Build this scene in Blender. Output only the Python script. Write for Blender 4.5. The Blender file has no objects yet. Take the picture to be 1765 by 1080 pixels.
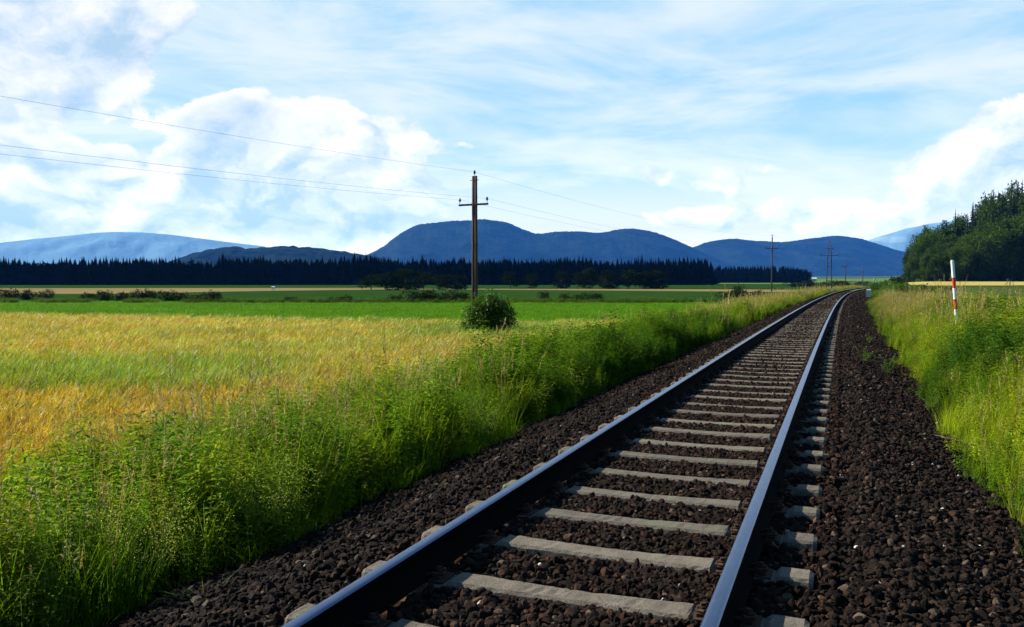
import bpy, math, random
import numpy as np
from mathutils import Vector, Matrix, Euler

random.seed(7)
RNG = np.random.default_rng(11)
SC = bpy.context.scene
COL = SC.collection
PI = math.pi

# ------------------------------------------------------------------ camera model (used to survey where things stand)
F, YH, W, HH = 1450.0, 483.0, 1765.0, 1080.0
CAM_H = 1.329
PITCH = math.atan((HH / 2 - YH) / F)

def at(px, py, Y):
    """World point seen at photo pixel (px, py) at distance Y."""
    a = (px - W / 2) / F
    b = (HH / 2 - py) / F
    dy = math.cos(PITCH) + b * math.sin(PITCH)
    dz = -math.sin(PITCH) + b * math.cos(PITCH)
    return Vector((a / dy * Y, Y, CAM_H + dz / dy * Y))

# ------------------------------------------------------------------ track alignment (gentle curve to the right)
S0 = np.linspace(-14, 420, 2171)
C0, C1, YAW, OFF = 1.315e-4, 4.85e-6, 0.3716, -1.205
_k = C0 + C1 * np.clip(S0, -5, 190)
_th = YAW + np.concatenate([[0], np.cumsum((_k[1:] + _k[:-1]) / 2 * np.diff(S0))])
_th -= np.interp(0, S0, _th) - YAW
_dx, _dy, _ds = np.sin(_th), np.cos(_th), np.diff(S0)
_px = np.concatenate([[0], np.cumsum((_dx[1:] + _dx[:-1]) / 2 * _ds)])
_py = np.concatenate([[0], np.cumsum((_dy[1:] + _dy[:-1]) / 2 * _ds)])
_px += -np.interp(0, S0, _px) + OFF * math.cos(YAW)
_py += -np.interp(0, S0, _py) - OFF * math.sin(YAW)

def sn_xy(s, n):
    """Track coordinates (along, to the right) -> world x, y, heading."""
    x = np.interp(s, S0, _px); y = np.interp(s, S0, _py); t = np.interp(s, S0, _th)
    return x + n * np.cos(t), y - n * np.sin(t), t

_sub = slice(0, None, 8)
def xy_sn(x, y):
    x = np.asarray(x, float); y = np.asarray(y, float)
    bx, by, bt, bs = _px[_sub], _py[_sub], _th[_sub], S0[_sub]
    out_s = np.empty(x.shape); out_n = np.empty(x.shape)
    xf, yf = x.ravel(), y.ravel(); so, no = out_s.ravel(), out_n.ravel()
    for i in range(0, len(xf), 4000):
        dx = xf[i:i+4000, None] - bx[None]; dy = yf[i:i+4000, None] - by[None]
        j = np.argmin(dx * dx + dy * dy, 1); r = np.arange(len(j))
        dx = dx[r, j]; dy = dy[r, j]
        so[i:i+4000] = bs[j] + dx * np.sin(bt[j]) + dy * np.cos(bt[j])
        no[i:i+4000] = dx * np.cos(bt[j]) - dy * np.sin(bt[j])
    return so.reshape(x.shape), no.reshape(x.shape)

# ------------------------------------------------------------------ small numeric helpers
def sstep(a, b, x):
    t = np.clip((np.asarray(x, float) - a) / (b - a), 0, 1)
    return t * t * (3 - 2 * t)

_perm = np.random.default_rng(5).random((64, 64))
def vnoise(x, y):
    x = np.asarray(x, float); y = np.asarray(y, float)
    xi = np.floor(x).astype(int); yi = np.floor(y).astype(int)
    fx = x - xi; fy = y - yi
    fx = fx * fx * (3 - 2 * fx); fy = fy * fy * (3 - 2 * fy)
    p = lambda a, b: _perm[a % 64, b % 64]
    return (p(xi, yi) * (1 - fx) * (1 - fy) + p(xi + 1, yi) * fx * (1 - fy)
            + p(xi, yi + 1) * (1 - fx) * fy + p(xi + 1, yi + 1) * fx * fy)

def fbm(x, y, o=4):
    v = 0; a = .5; t = 0
    for i in range(o):
        v = v + a * vnoise(x * 2 ** i + 17.3 * i, y * 2 ** i + 9.1 * i); t += a; a *= .5
    return v / t

def mixc(a, b, t):
    t = np.asarray(t)[..., None]
    return np.asarray(a) * (1 - t) + np.asarray(b) * t

BASE_Z = -1.1
BED_N = np.array([-60, -5.6, -4.6, -2.5, -2.0, -1.5, 1.5, 2.0, 2.5, 5.0, 8.0, 12.5, 15, 60])
BED_Z = np.array([-1.1, -1.1, -.98, -.56, -.40, -.225, -.225, -.36, -.48, -.50, -.58, -.85, -1.1, -1.1])
def relief(x, y):
    x = np.asarray(x, float); y = np.asarray(y, float)
    r = np.hypot(x, y)
    z = BASE_Z + 30 * sstep(480, 6500, r)
    right = sstep(.40, .50, x / np.maximum(y, 1)) * (y > 1)
    z = z + right * (1.7 * sstep(215, 330, y) + 17 * sstep(325, 400, y) * sstep(185, 268, x) * (1 - sstep(430, 520, y)))
    return z
def bed_z(n):
    n = np.asarray(n, float)
    return np.interp(n, BED_N, BED_Z) - np.where(n > 0, .028, .075) * sstep(.78, .90, np.abs(n)) * (1 - sstep(1.12, 1.40, n)) * (1 - .5 * sstep(1.5, 2.1, -n))

# ------------------------------------------------------------------ object helpers
def tag(o, label=None, cat=None, group=None, kind=None):
    if label: o['label'] = label
    if cat: o['category'] = cat
    if group: o['group'] = group
    if kind: o['kind'] = kind
    return o

def empty(name, loc=(0, 0, 0), rz=0.0):
    o = bpy.data.objects.new(name, None); COL.objects.link(o)
    o.location = loc; o.rotation_euler = (0, 0, rz); o.empty_display_size = .3
    return o

class MB:
    def __init__(s):
        s.v = []; s.f = []; s.m = []; s.r = []; s.sm = False
    def add(s, vs, fs, m=0, r=None):
        b = len(s.v); s.v.extend([tuple(v) for v in vs])
        if r is None: r = random.random()
        for f in fs:
            s.f.append(tuple(i + b for i in f)); s.m.append(m); s.r.append(r)
    def box(s, c, d, m=0, rot=None):
        vs = [Vector((sx * d[0] / 2, sy * d[1] / 2, sz * d[2] / 2)) for sz in (-1, 1) for sy in (-1, 1) for sx in (-1, 1)]
        if rot is not None: vs = [rot @ v for v in vs]
        vs = [v + Vector(c) for v in vs]
        s.add(vs, [(0, 2, 3, 1), (4, 5, 7, 6), (0, 1, 5, 4), (2, 6, 7, 3), (0, 4, 6, 2), (1, 3, 7, 5)], m)
    def tube(s, pts, rad, n=8, m=0, cap=True):
        pts = [Vector(p) for p in pts]
        rads = rad if hasattr(rad, '__len__') else [rad] * len(pts)
        vs = []; fs = []
        for i, p in enumerate(pts):
            d = (pts[min(i + 1, len(pts) - 1)] - pts[max(i - 1, 0)]).normalized()
            u = d.cross(Vector((0, 0, 1)))
            if u.length < 1e-3: u = d.cross(Vector((0, 1, 0)))
            u.normalize(); w = u.cross(d)
            for k in range(n):
                a = 2 * PI * k / n
                vs.append(p + (u * math.cos(a) + w * math.sin(a)) * rads[i])
        for i in range(len(pts) - 1):
            for k in range(n):
                k2 = (k + 1) % n
                fs.append((i * n + k, i * n + k2, (i + 1) * n + k2, (i + 1) * n + k))
        if cap:
            fs.append(tuple(range(n - 1, -1, -1))); fs.append(tuple((len(pts) - 1) * n + k for k in range(n)))
        s.add(vs, fs, m)
    def ribbon(s, pts, widths, side, m=0, r=None):
        vs = []
        for p, w in zip(pts, widths):
            vs.append(p - side * w / 2); vs.append(p + side * w / 2)
        s.add(vs, [(2 * i, 2 * i + 1, 2 * i + 3, 2 * i + 2) for i in range(len(pts) - 1)], m, r)
    def mesh(s, name, mats, smooth=False):
        me = bpy.data.meshes.new(name)
        me.from_pydata(s.v, [], s.f)
        for mt in mats: me.materials.append(mt)
        me.polygons.foreach_set('material_index', s.m)
        if smooth: me.polygons.foreach_set('use_smooth', [True] * len(s.f))
        a = me.attributes.new('rv', 'FLOAT', 'FACE'); a.data.foreach_set('value', s.r)
        me.update()
        return me
    def build(s, name, mats, parent=None, smooth=False, loc=None):
        if not isinstance(mats, (list, tuple)): mats = [mats]
        o = bpy.data.objects.new(name, s.mesh(name, mats, smooth)); COL.objects.link(o)
        if parent is not None: o.parent = parent
        if loc is not None: o.location = loc
        return o

def grid_mesh(name, X, Y, Z, mats, attrs=None, smooth=True, wrap=False):
    r, c = X.shape
    v = np.stack([X, Y, Z], -1).reshape(-1, 3)
    i = np.arange(r * c).reshape(r, c)
    if wrap: i = np.concatenate([i, i[:, :1]], 1)
    q = np.stack([i[:-1, :-1], i[:-1, 1:], i[1:, 1:], i[1:, :-1]], -1).reshape(-1, 4)
    me = bpy.data.meshes.new(name)
    me.from_pydata(v.tolist(), [], q.tolist())
    for m in (mats if isinstance(mats, (list, tuple)) else [mats]): me.materials.append(m)
    if smooth: me.polygons.foreach_set('use_smooth', [True] * len(q))
    for k, a in (attrs or {}).items():
        at_ = me.attributes.new(k, 'FLOAT', 'POINT'); at_.data.foreach_set('value', a.ravel().astype(np.float32))
    me.update()
    o = bpy.data.objects.new(name, me); COL.objects.link(o)
    return o

def copy_tree(o, parent=None):
    c = o.copy(); COL.objects.link(c); c.parent = parent
    for ch in o.children: copy_tree(ch, c)
    return c

# ------------------------------------------------------------------ node helpers
class NT:
    def __init__(s, tree): s.t = tree; s.n = tree.nodes; s.l = tree.links
    def node(s, ty, **kw):
        n = s.n.new(ty)
        for k, v in kw.items(): setattr(n, k, v)
        return n
    def put(s, sock, v):
        if hasattr(v, 'bl_idname') and v.bl_idname.startswith('NodeSocket'): s.l.new(v, sock)
        elif v is not None:
            try: sock.default_value = v
            except Exception: sock.default_value = tuple(v) + (1.0,)
    def math(s, op, a, b=None, c=None, clamp=False):
        n = s.node('ShaderNodeMath', operation=op, use_clamp=clamp)
        for i, v in enumerate((a, b, c)):
            if v is not None: s.put(n.inputs[i], v)
        return n.outputs[0]
    def vmath(s, op, a, b=None, scale=None):
        n = s.node('ShaderNodeVectorMath', operation=op)
        s.put(n.inputs[0], a)
        if b is not None: s.put(n.inputs[1], b)
        if scale is not None: s.put(n.inputs['Scale'], scale)
        return n.outputs[0]
    def mix(s, t, a, b, blend='MIX'):
        n = s.node('ShaderNodeMix', data_type='RGBA', blend_type=blend)
        s.put(n.inputs[0], t); s.put(n.inputs[6], a); s.put(n.inputs[7], b)
        return n.outputs[2]
    def noise(s, vec, scale, detail=3, rough=.5, dist=0.0, out=0, dims='3D'):
        n = s.node('ShaderNodeTexNoise', noise_dimensions=dims)
        if vec is not None: s.l.new(vec, n.inputs['Vector'])
        n.inputs['Scale'].default_value = scale; n.inputs['Detail'].default_value = detail
        n.inputs['Roughness'].default_value = rough; n.inputs['Distortion'].default_value = dist
        return n.outputs[out]
    def vor(s, vec, scale, feature='F1', out='Distance', rnd=1.0):
        n = s.node('ShaderNodeTexVoronoi', feature=feature)
        if vec is not None: s.l.new(vec, n.inputs['Vector'])
        n.inputs['Scale'].default_value = scale; n.inputs['Randomness'].default_value = rnd
        return n.outputs[out]
    def rng(s, v, a, b, c=0.0, d=1.0, smooth=False):
        n = s.node('ShaderNodeMapRange', interpolation_type='SMOOTHSTEP' if smooth else 'LINEAR')
        for i, x in enumerate((v, a, b, c, d)): s.put(n.inputs[i], x)
        return n.outputs[0]
    def attr(s, name, kind='GEOMETRY', out='Fac'):
        n = s.node('ShaderNodeAttribute', attribute_type=kind, attribute_name=name)
        return n.outputs[out]
    def comb(s, x, y, z):
        n = s.node('ShaderNodeCombineXYZ')
        for i, v in enumerate((x, y, z)): s.put(n.inputs[i], v)
        return n.outputs[0]
    def sep(s, v):
        n = s.node('ShaderNodeSeparateXYZ'); s.put(n.inputs[0], v); return n.outputs
    def ramp(s, fac, stops):
        n = s.node('ShaderNodeValToRGB'); cr = n.color_ramp
        while len(cr.elements) > 1: cr.elements.remove(cr.elements[-1])
        cr.elements[0].position = stops[0][0]; cr.elements[0].color = tuple(stops[0][1]) + (1,)
        for p, c in stops[1:]:
            e = cr.elements.new(p); e.color = tuple(c) + (1,)
        s.put(n.inputs[0], fac); return n.outputs[0]
    def bump(s, h, strength=.5, dist=.02):
        n = s.node('ShaderNodeBump'); s.put(n.inputs['Height'], h)
        n.inputs['Strength'].default_value = strength; n.inputs['Distance'].default_value = dist
        return n.outputs[0]

def new_mat(name):
    m = bpy.data.materials.new(name); m.use_nodes = True
    t = NT(m.node_tree); b = m.node_tree.nodes['Principled BSDF']
    b.inputs['Roughness'].default_value = .85
    b.inputs['Specular IOR Level'].default_value = .25
    return m, t, b

def geo_pos(t):
    return t.node('ShaderNodeNewGeometry').outputs['Position']
def obj_co(t):
    return t.node('ShaderNodeTexCoord').outputs['Object']

def leaf_mat(name, col=None, trans=.45, tcol=None, var=.35, rough=.55, spec=.25):
    """Foliage: colour comes from the instance's tint (stuff) or is fixed (col)."""
    m = bpy.data.materials.new(name); m.use_nodes = True
    t = NT(m.node_tree); t.n.clear()
    base = t.attr('tint', 'INSTANCER', 'Vector') if col is None else None
    rv = t.attr('rv', 'GEOMETRY', 'Fac')
    k = t.rng(rv, 0, 1, 1 - var, 1 + var)
    if base is None:
        nz = t.noise(obj_co(t), 1.1, 2)
        base = t.mix(t.rng(nz, .35, .65), tuple(col[0]) + (1,), tuple(col[1]) + (1,))
    c = t.vmath('SCALE', base, scale=k)
    d = t.node('ShaderNodeBsdfPrincipled'); t.l.new(c, d.inputs['Base Color'])
    d.inputs['Roughness'].default_value = rough; d.inputs['Specular IOR Level'].default_value = spec
    tr = t.node('ShaderNodeBsdfTranslucent')
    t.l.new(t.vmath('MULTIPLY', c, tcol or (1.25, 1.35, .5)), tr.inputs['Color'])
    mx = t.node('ShaderNodeMixShader'); mx.inputs[0].default_value = trans
    t.l.new(d.outputs[0], mx.inputs[1]); t.l.new(tr.outputs[0], mx.inputs[2])
    o = t.node('ShaderNodeOutputMaterial'); t.l.new(mx.outputs[0], o.inputs['Surface'])
    return m

# ------------------------------------------------------------------ materials
def mat_steel_top():
    m, t, b = new_mat('polished_sky_tinted_rail_head')
    p = obj_co(t)
    n = t.noise(p, 9, 4)
    t.l.new(t.mix(n, (.075, .105, .185, 1), (.135, .17, .265, 1)), b.inputs['Base Color'])  # blue sky reflection tinted into the steel's base colour
    b.inputs['Metallic'].default_value = 1
    t.l.new(t.rng(t.noise(p, 30, 3), 0, 1, .22, .38), b.inputs['Roughness'])
    return m
def mat_steel_side():
    m, t, b = new_mat('shade_toned_rusted_rail_side')
    n = t.noise(obj_co(t), 24, 5, .65)
    t.l.new(t.ramp(n, [(.3, (.0022, .0018, .002)), (.6, (.004, .003, .0026)), (.85, (.010, .006, .004))]), b.inputs['Base Color'])  # rust taken down to near black, deep shade put into the colour
    t.l.new(t.bump(n, .4, .004), b.inputs['Normal'])
    b.inputs['Specular IOR Level'].default_value = .04; b.inputs['Roughness'].default_value = .95
    return m
def mat_concrete():
    m, t, b = new_mat('weathered_concrete')
    p = geo_pos(t)
    n = t.noise(p, 7, 5, .6); g = t.noise(p, 120, 3, .7)
    r = t.node('ShaderNodeObjectInfo').outputs['Random']
    c = t.mix(t.rng(n, .3, .7), (.105, .09, .068, 1), (.19, .165, .128, 1))
    c = t.mix(t.rng(g, .46, .60), c, (.07, .058, .046, 1))
    c = t.mix(t.rng(t.noise(p, 260, 2, .6), .60, .70), c, (.28, .255, .21, 1))
    c = t.mix(t.rng(t.noise(p, 15, 4, .7), .56, .75), c, (.095, .07, .052, 1))
    c = t.mix(t.rng(t.noise(p, 3.1, 3), .58, .72), c, (.13, .145, .085, 1))
    c = t.mix(1.0, c, t.comb(t.rng(r, 0, 1, .8, 1.12), t.rng(r, 0, 1, .8, 1.1), t.rng(r, 0, 1, .8, 1.08)), 'MULTIPLY')
    t.l.new(c, b.inputs['Base Color'])
    t.l.new(t.bump(t.math('ADD', g, n), .55, .008), b.inputs['Normal'])
    b.inputs['Roughness'].default_value = .95
    return m
def mat_stone():
    m, t, b = new_mat('ballast_stone')
    tint = t.attr('tint', 'INSTANCER', 'Vector')
    n = t.noise(obj_co(t), 2.2, 4, .65)
    c = t.vmath('SCALE', tint, scale=t.rng(n, .25, .75, .55, 1.5))
    t.l.new(c, b.inputs['Base Color'])
    t.l.new(t.bump(n, .35, .12), b.inputs['Normal'])
    b.inputs['Roughness'].default_value = .9; b.inputs['Specular IOR Level'].default_value = .10
    return m
def mat_bed():
    m, t, b = new_mat('track_bed_surface')
    p = geo_pos(t); n = t.attr('n')
    v = t.vor(p, 17); vc = t.vor(p, 17, out='Color')
    g = t.sep(vc)[0]
    stone = t.ramp(g, [(0, (.008, .0055, .004)), (.55, (.02, .0125, .0085)), (.9, (.042, .023, .014)), (1, (.09, .065, .045))])
    soil = t.mix(t.noise(p, 3, 4), (.018, .02, .008, 1), (.045, .05, .014, 1))
    edge = t.math('ADD', t.math('ABSOLUTE', n), t.rng(t.noise(p, 1.2, 3), 0, 1, -.45, .45))
    k = t.rng(edge, 2.45, 2.65)
    t.l.new(t.mix(k, stone, soil), b.inputs['Base Color'])
    t.l.new(t.bump(v, 1.0, .03), b.inputs['Normal']); b.inputs['Specular IOR Level'].default_value = 0
    b.inputs['Roughness'].default_value = .95
    return m
def mat_field(name, stops, scale=.35, fine=6, bump=.1, rows=None, ani=(1, 1)):
    m, t, b = new_mat(name)
    p = geo_pos(t)
    q = t.vmath('MULTIPLY', p, (ani[0], ani[1], 1))
    n = t.noise(q, scale, 4, .6); f = t.noise(p, fine, 3, .7)
    v = t.math('ADD', t.math('MULTIPLY', n, .65), t.math('MULTIPLY', f, .35))
    c = t.ramp(v, stops)
    if rows:
        d, sp, cc = rows
        w = t.node('ShaderNodeTexWave', wave_type='BANDS', bands_direction='X')
        x = t.vmath('DOT_PRODUCT', p, d)
        dn = t.node('ShaderNodeVectorMath', operation='DOT_PRODUCT'); t.l.new(p, dn.inputs[0]); dn.inputs[1].default_value = d
        s = t.math('SINE', t.math('MULTIPLY', dn.outputs['Value'], 2 * PI / sp))
        c = t.mix(t.rng(s, .1, .8), c, tuple(cc) + (1,))
    t.l.new(c, b.inputs['Base Color'])
    t.l.new(t.bump(f, .6, bump), b.inputs['Normal'])
    b.inputs['Roughness'].default_value = 1; b.inputs['Specular IOR Level'].default_value = 0
    return m
def mat_hill(name, a, c2, meadow=None, mthr=.66, scale=.012, bump=5):
    m, t, b = new_mat(name)
    p = geo_pos(t)
    n = t.noise(p, scale, 6, .65); f = t.noise(p, scale * 6, 4, .7)
    c = t.mix(t.rng(t.math('ADD', t.math('MULTIPLY', n, .55), t.math('MULTIPLY', f, .45)), .40, .60), tuple(a) + (1,), tuple(c2) + (1,))
    if meadow:
        k = t.noise(t.vmath('MULTIPLY', p, (1, .5, 4)), scale * .35, 3, .5)
        c = t.mix(t.rng(k, mthr, mthr + .02), c, tuple(meadow) + (1,))
    t.l.new(c, b.inputs['Base Color'])
    t.l.new(t.bump(f, .8, bump), b.inputs['Normal'])
    b.inputs['Roughness'].default_value = 1; b.inputs['Specular IOR Level'].default_value = 0
    return m
def mat_wood():
    m, t, b = new_mat('weathered_timber')
    p = obj_co(t)
    n = t.noise(t.vmath('MULTIPLY', p, (14, 14, .8)), 2, 5, .6)
    t.l.new(t.ramp(n, [(.3, (.030, .020, .015)), (.55, (.085, .055, .040)), (.75, (.17, .115, .085))]), b.inputs['Base Color'])
    t.l.new(t.bump(n, .6, .01), b.inputs['Normal'])
    return m
def mat_plain(name, c1, c2, scale=20, rough=.6, metal=0.0, spec=.3):
    m, t, b = new_mat(name)
    n = t.noise(obj_co(t), scale, 4, .6)
    t.l.new(t.mix(t.rng(n, .3, .7), tuple(c1) + (1,), tuple(c2) + (1,)), b.inputs['Base Color'])
    b.inputs['Roughness'].default_value = rough; b.inputs['Metallic'].default_value = metal
    b.inputs['Specular IOR Level'].default_value = spec
    return m

M = dict(
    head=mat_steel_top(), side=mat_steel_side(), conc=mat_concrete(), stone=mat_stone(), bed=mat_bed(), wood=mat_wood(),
    grass=leaf_mat('grass_blade', trans=.38, spec=.05, rough=.7), leaf=leaf_mat('weed_leaf', trans=.36, spec=.04, rough=.75),
    straw=leaf_mat('dry_stalk', col=((.33, .25, .10), (.46, .37, .16)), trans=.25, tcol=(1, .9, .5)),
    seed=leaf_mat('seed_head', col=((.36, .27, .085), (.50, .43, .16)), trans=.3, tcol=(1, .9, .5)),
    flower=leaf_mat('pale_blossom', col=((.36, .43, .028), (.47, .53, .055)), trans=.35, tcol=(1, 1, .6)),
    barley=leaf_mat('barley_straw', trans=.35, tcol=(1.1, 1.0, .45), var=.4),
    stalkg=leaf_mat('green_stem', col=((.06, .11, .02), (.09, .15, .03)), trans=.3),
    bark=mat_plain('bark', (.03, .022, .016), (.08, .06, .045), 6, .95),
    rust=mat_plain('rusty_fastening', (.018, .010, .006), (.06, .027, .013), 60, .9),
    iron=mat_plain('dark_iron', (.03, .022, .02), (.07, .05, .042), 30, .7, .3),
    glazed=mat_plain('dark_glazed_ceramic', (.012, .012, .016), (.03, .03, .04), 10, .25),
    wire=mat_plain('oxidised_wire', (.08, .09, .11), (.12, .13, .15), 5, .6, .4),
    white=mat_plain('white_paint', (.72, .72, .70), (.84, .84, .82), 18, .5),
    red=mat_plain('faded_red_paint', (.48, .035, .012), (.62, .06, .02), 18, .5),
    stonew=mat_plain('whitewashed_stone', (.45, .43, .39), (.66, .64, .6), 9, .9),
)

# ------------------------------------------------------------------ scatter (stuff): points that carry instances of unlinked source meshes
def make_sources(name, meshes):
    c = bpy.data.collections.new(name)
    for i, me in enumerate(meshes):
        o = bpy.data.objects.new('%s_%02d' % (name, i), me); c.objects.link(o)
    return c

def scatter(name, pts, rot, scl, idx, tint, src, label, cat):
    n = len(pts)
    me = bpy.data.meshes.new(name)
    me.vertices.add(n); me.vertices.foreach_set('co', np.asarray(pts, np.float32).ravel())
    def A(nm, ty, arr, key):
        a = me.attributes.new(nm, ty, 'POINT'); a.data.foreach_set(key, np.ascontiguousarray(arr).ravel())
    A('rot', 'FLOAT_VECTOR', np.asarray(rot, np.float32), 'vector')
    A('scl', 'FLOAT_VECTOR', np.asarray(scl, np.float32), 'vector')
    A('tint', 'FLOAT_VECTOR', np.asarray(tint, np.float32), 'vector')
    A('pick', 'INT', np.asarray(idx, np.int32), 'value')
    me.update()
    o = bpy.data.objects.new(name, me); COL.objects.link(o)
    g = bpy.data.node_groups.new(name + '_scatter', 'GeometryNodeTree')
    g.interface.new_socket('Geometry', in_out='INPUT', socket_type='NodeSocketGeometry')
    g.interface.new_socket('Geometry', in_out='OUTPUT', socket_type='NodeSocketGeometry')
    N, L = g.nodes, g.links
    gi = N.new('NodeGroupInput'); go = N.new('NodeGroupOutput')
    ci = N.new('GeometryNodeCollectionInfo'); ci.inputs['Collection'].default_value = src
    ci.inputs['Separate Children'].default_value = True; ci.inputs['Reset Children'].default_value = True
    ip = N.new('GeometryNodeInstanceOnPoints'); ip.inputs['Pick Instance'].default_value = True
    def na(nm, ty):
        x = N.new('GeometryNodeInputNamedAttribute'); x.data_type = ty; x.inputs['Name'].default_value = nm
        return [s for s in x.outputs if s.enabled and s.name == 'Attribute'][0]
    er = N.new('FunctionNodeEulerToRotation')
    L.new(gi.outputs[0], ip.inputs['Points']); L.new(ci.outputs[0], ip.inputs['Instance'])
    L.new(na('pick', 'INT'), ip.inputs['Instance Index'])
    L.new(na('rot', 'FLOAT_VECTOR'), er.inputs[0]); L.new(er.outputs[0], ip.inputs['Rotation'])
    L.new(na('scl', 'FLOAT_VECTOR'), ip.inputs['Scale'])
    L.new(ip.outputs[0], go.inputs[0])
    md = o.modifiers.new('scatter', 'NODES'); md.node_group = g
    tag(o, label, cat, kind='stuff')
    return o

# ================================================================== SETTING
# ---- ground sheet (polar grid round the viewpoint, out to the mountains)
angs = np.concatenate([np.arange(-48, 52, .8), np.arange(52, 312, 8)]) * PI / 180
rad = np.concatenate([[.3], np.geomspace(2, 13200, 165)])
R_, A_ = np.meshgrid(rad, angs, indexing='ij')
GX, GY = R_ * np.sin(A_), R_ * np.cos(A_)
GZ = relief(GX, GY) - .03
_s, _n = xy_sn(GX, GY)
near = (_n > -9) & (_n < 15.3) & (_s > -12) & (_s < 410)
GZ = np.where(near, GZ - .25, GZ)
ground = grid_mesh('ground', GX, GY, GZ,
    mat_field('meadow_ground', [(.3, (.035, .07, .014)), (.5, (.055, .095, .02)), (.7, (.10, .12, .035))], .05, 2.5, .1), wrap=True)
tag(ground, 'flat farmland stretching from the railway to the wooded hills', 'ground', kind='structure')

# ---- railway bed
ss = np.concatenate([np.arange(-13, 60, .4), np.arange(60, 415, 1.2)])
nn = np.array([-9, -7.5, -5.6, -4.6, -3.5, -2.5, -2.2, -1.8, -1.5, -1.2, -.92, -.8, 0, .8, .92, 1.1, 1.25, 1.4, 1.5, 1.8, 2.2, 2.5, 3.7, 5.0, 6.5, 8.0, 10, 12.5, 14, 15.5])
SS, NN = np.meshgrid(ss, nn, indexing='ij')
bx, by, bt = sn_xy(SS, NN)
bz = bed_z(NN) + .03 * (fbm(SS * 1.3, NN * 1.3, 3) - .5)
bz = np.where((NN < -8.6) | (NN > 15.2), BASE_Z - .4, bz)
bed = grid_mesh('track_bed', bx, by, bz, M['bed'], {'n': NN})
tag(bed, 'low embankment of dark ballast and soil under the railway track', 'embankment', kind='structure')

# ---- field strips, sheets a little above the ground
def sheet(name, poly, z, mat, label, step=None, zfun=False):
    """poly: list of (near_px point, far point) as (X, Y) pairs of a strip: two polylines near/far with equal counts."""
    near_, far_ = poly
    k = 14
    A0 = np.array(near_, float); B0 = np.array(far_, float)
    T = np.linspace(0, 1, k)[:, None, None]
    P = A0[None] * (1 - T) + B0[None] * T
    Z = (relief(P[..., 0], P[..., 1]) if zfun else BASE_Z) + z + 0 * P[..., 0]
    o = grid_mesh(name, P[..., 0], P[..., 1], Z, mat)
    return tag(o, label, 'field', kind='structure')

def line_pts(pxs, Ys):
    return [((px - W / 2) / F * Y, Y) for px, Y in zip(pxs, Ys)]
def interp_line(pxs, Ys, n=24):
    px = np.linspace(pxs[0], pxs[-1], n); Y = np.interp(px, pxs, Ys)
    return line_pts(px, Y)

green_mat = mat_field('green_crop', [(.32, (.06, .155, .008)), (.5, (.085, .195, .010)), (.68, (.115, .235, .012))], .25, 4, .08)
dark_mat = mat_field('dark_leaf_crop', [(.32, (.012, .04, .009)), (.5, (.020, .056, .010)), (.7, (.032, .076, .011))], .12, 2, .2)
tan_mat = mat_field('stubble', [(.3, (.15, .115, .05)), (.5, (.20, .155, .066)), (.7, (.26, .20, .09))], .06, 1.2, .15, ani=(.3, 1))
gold_mat = mat_field('ripe_grain', [(.3, (.33, .265, .075)), (.5, (.41, .33, .09)), (.7, (.46, .38, .11))], .08, 1.5, .1, ani=(.3, 1))
pale_mat = mat_field('pale_meadow', [(.3, (.075, .14, .03)), (.5, (.10, .17, .04)), (.7, (.15, .20, .055))], .02, .5, .2, ani=(.4, 1))
row_mat = mat_field('crop_rows', [(.3, (.014, .045, .012)), (.5, (.024, .065, .014)), (.7, (.04, .085, .02))], .2, 3, .15,
                    rows=((.75, -.66, 0), 2.6, (.11, .12, .035)))
soil_mat = mat_field('crop_soil', [(.3, (.10, .075, .02)), (.5, (.16, .12, .03)), (.7, (.2, .15, .04))], .5, 8, .05)

sheet('barley_ground', (interp_line([-900, 1080], [6, 20]), interp_line([-900, 1080], [55, 37])), .012, soil_mat,
      'straw coloured soil under the ripening barley')
sheet('green_field', (interp_line([-800, 850, 1300], [52, 35.5, 36]), interp_line([-800, 850, 1300], [92, 90, 90])), .035, green_mat,
      'bright green crop field behind the golden barley')
sheet('dark_green_field', (interp_line([-800, 850, 1330], [92, 90, 90]), interp_line([-800, 200, 620, 850, 1420], [140, 150, 215, 215, 190])), .04, dark_mat,
      'dark green crop field behind the hedge row')
sheet('stubble_field', (interp_line([-800, 200, 620, 700], [140, 150, 215, 218]), interp_line([-800, 200, 640, 700], [255, 262, 270, 268])), .055, tan_mat,
      'pale brown stubble strip before the dark forest')
sheet('stubble_strip', (interp_line([700, 850, 1420], [218, 215, 165]), interp_line([700, 1000, 1420], [232, 238, 215])), .06, tan_mat,
      'narrow pale brown strip before the right end of the forest')
sheet('forest_edge_field', (interp_line([-800, 640, 1400], [262, 275, 225]), interp_line([-800, 640, 1400], [432, 432, 470])), .08, dark_mat,
      'dark green strip along the foot of the forest')
sheet('far_meadow', (interp_line([1200, 1400, 1700], [520, 470, 520]), interp_line([1200, 1400, 1700], [2100, 2100, 2100])), .3, pale_mat,
      'pale green meadow at the foot of the blue hills', zfun=True)
sheet('crop_row_field', (interp_line([1545, 1600, 1900], [62, 52, 34]), interp_line([1545, 1900], [258, 258])), .14, row_mat,
      'dark green field in rows right of the railway', zfun=True)
sheet('golden_strip', (interp_line([1545, 1950], [258, 258]), interp_line([1545, 1950], [322, 322])), .35, gold_mat,
      'golden grain strip in front of the wood', zfun=True)

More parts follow.
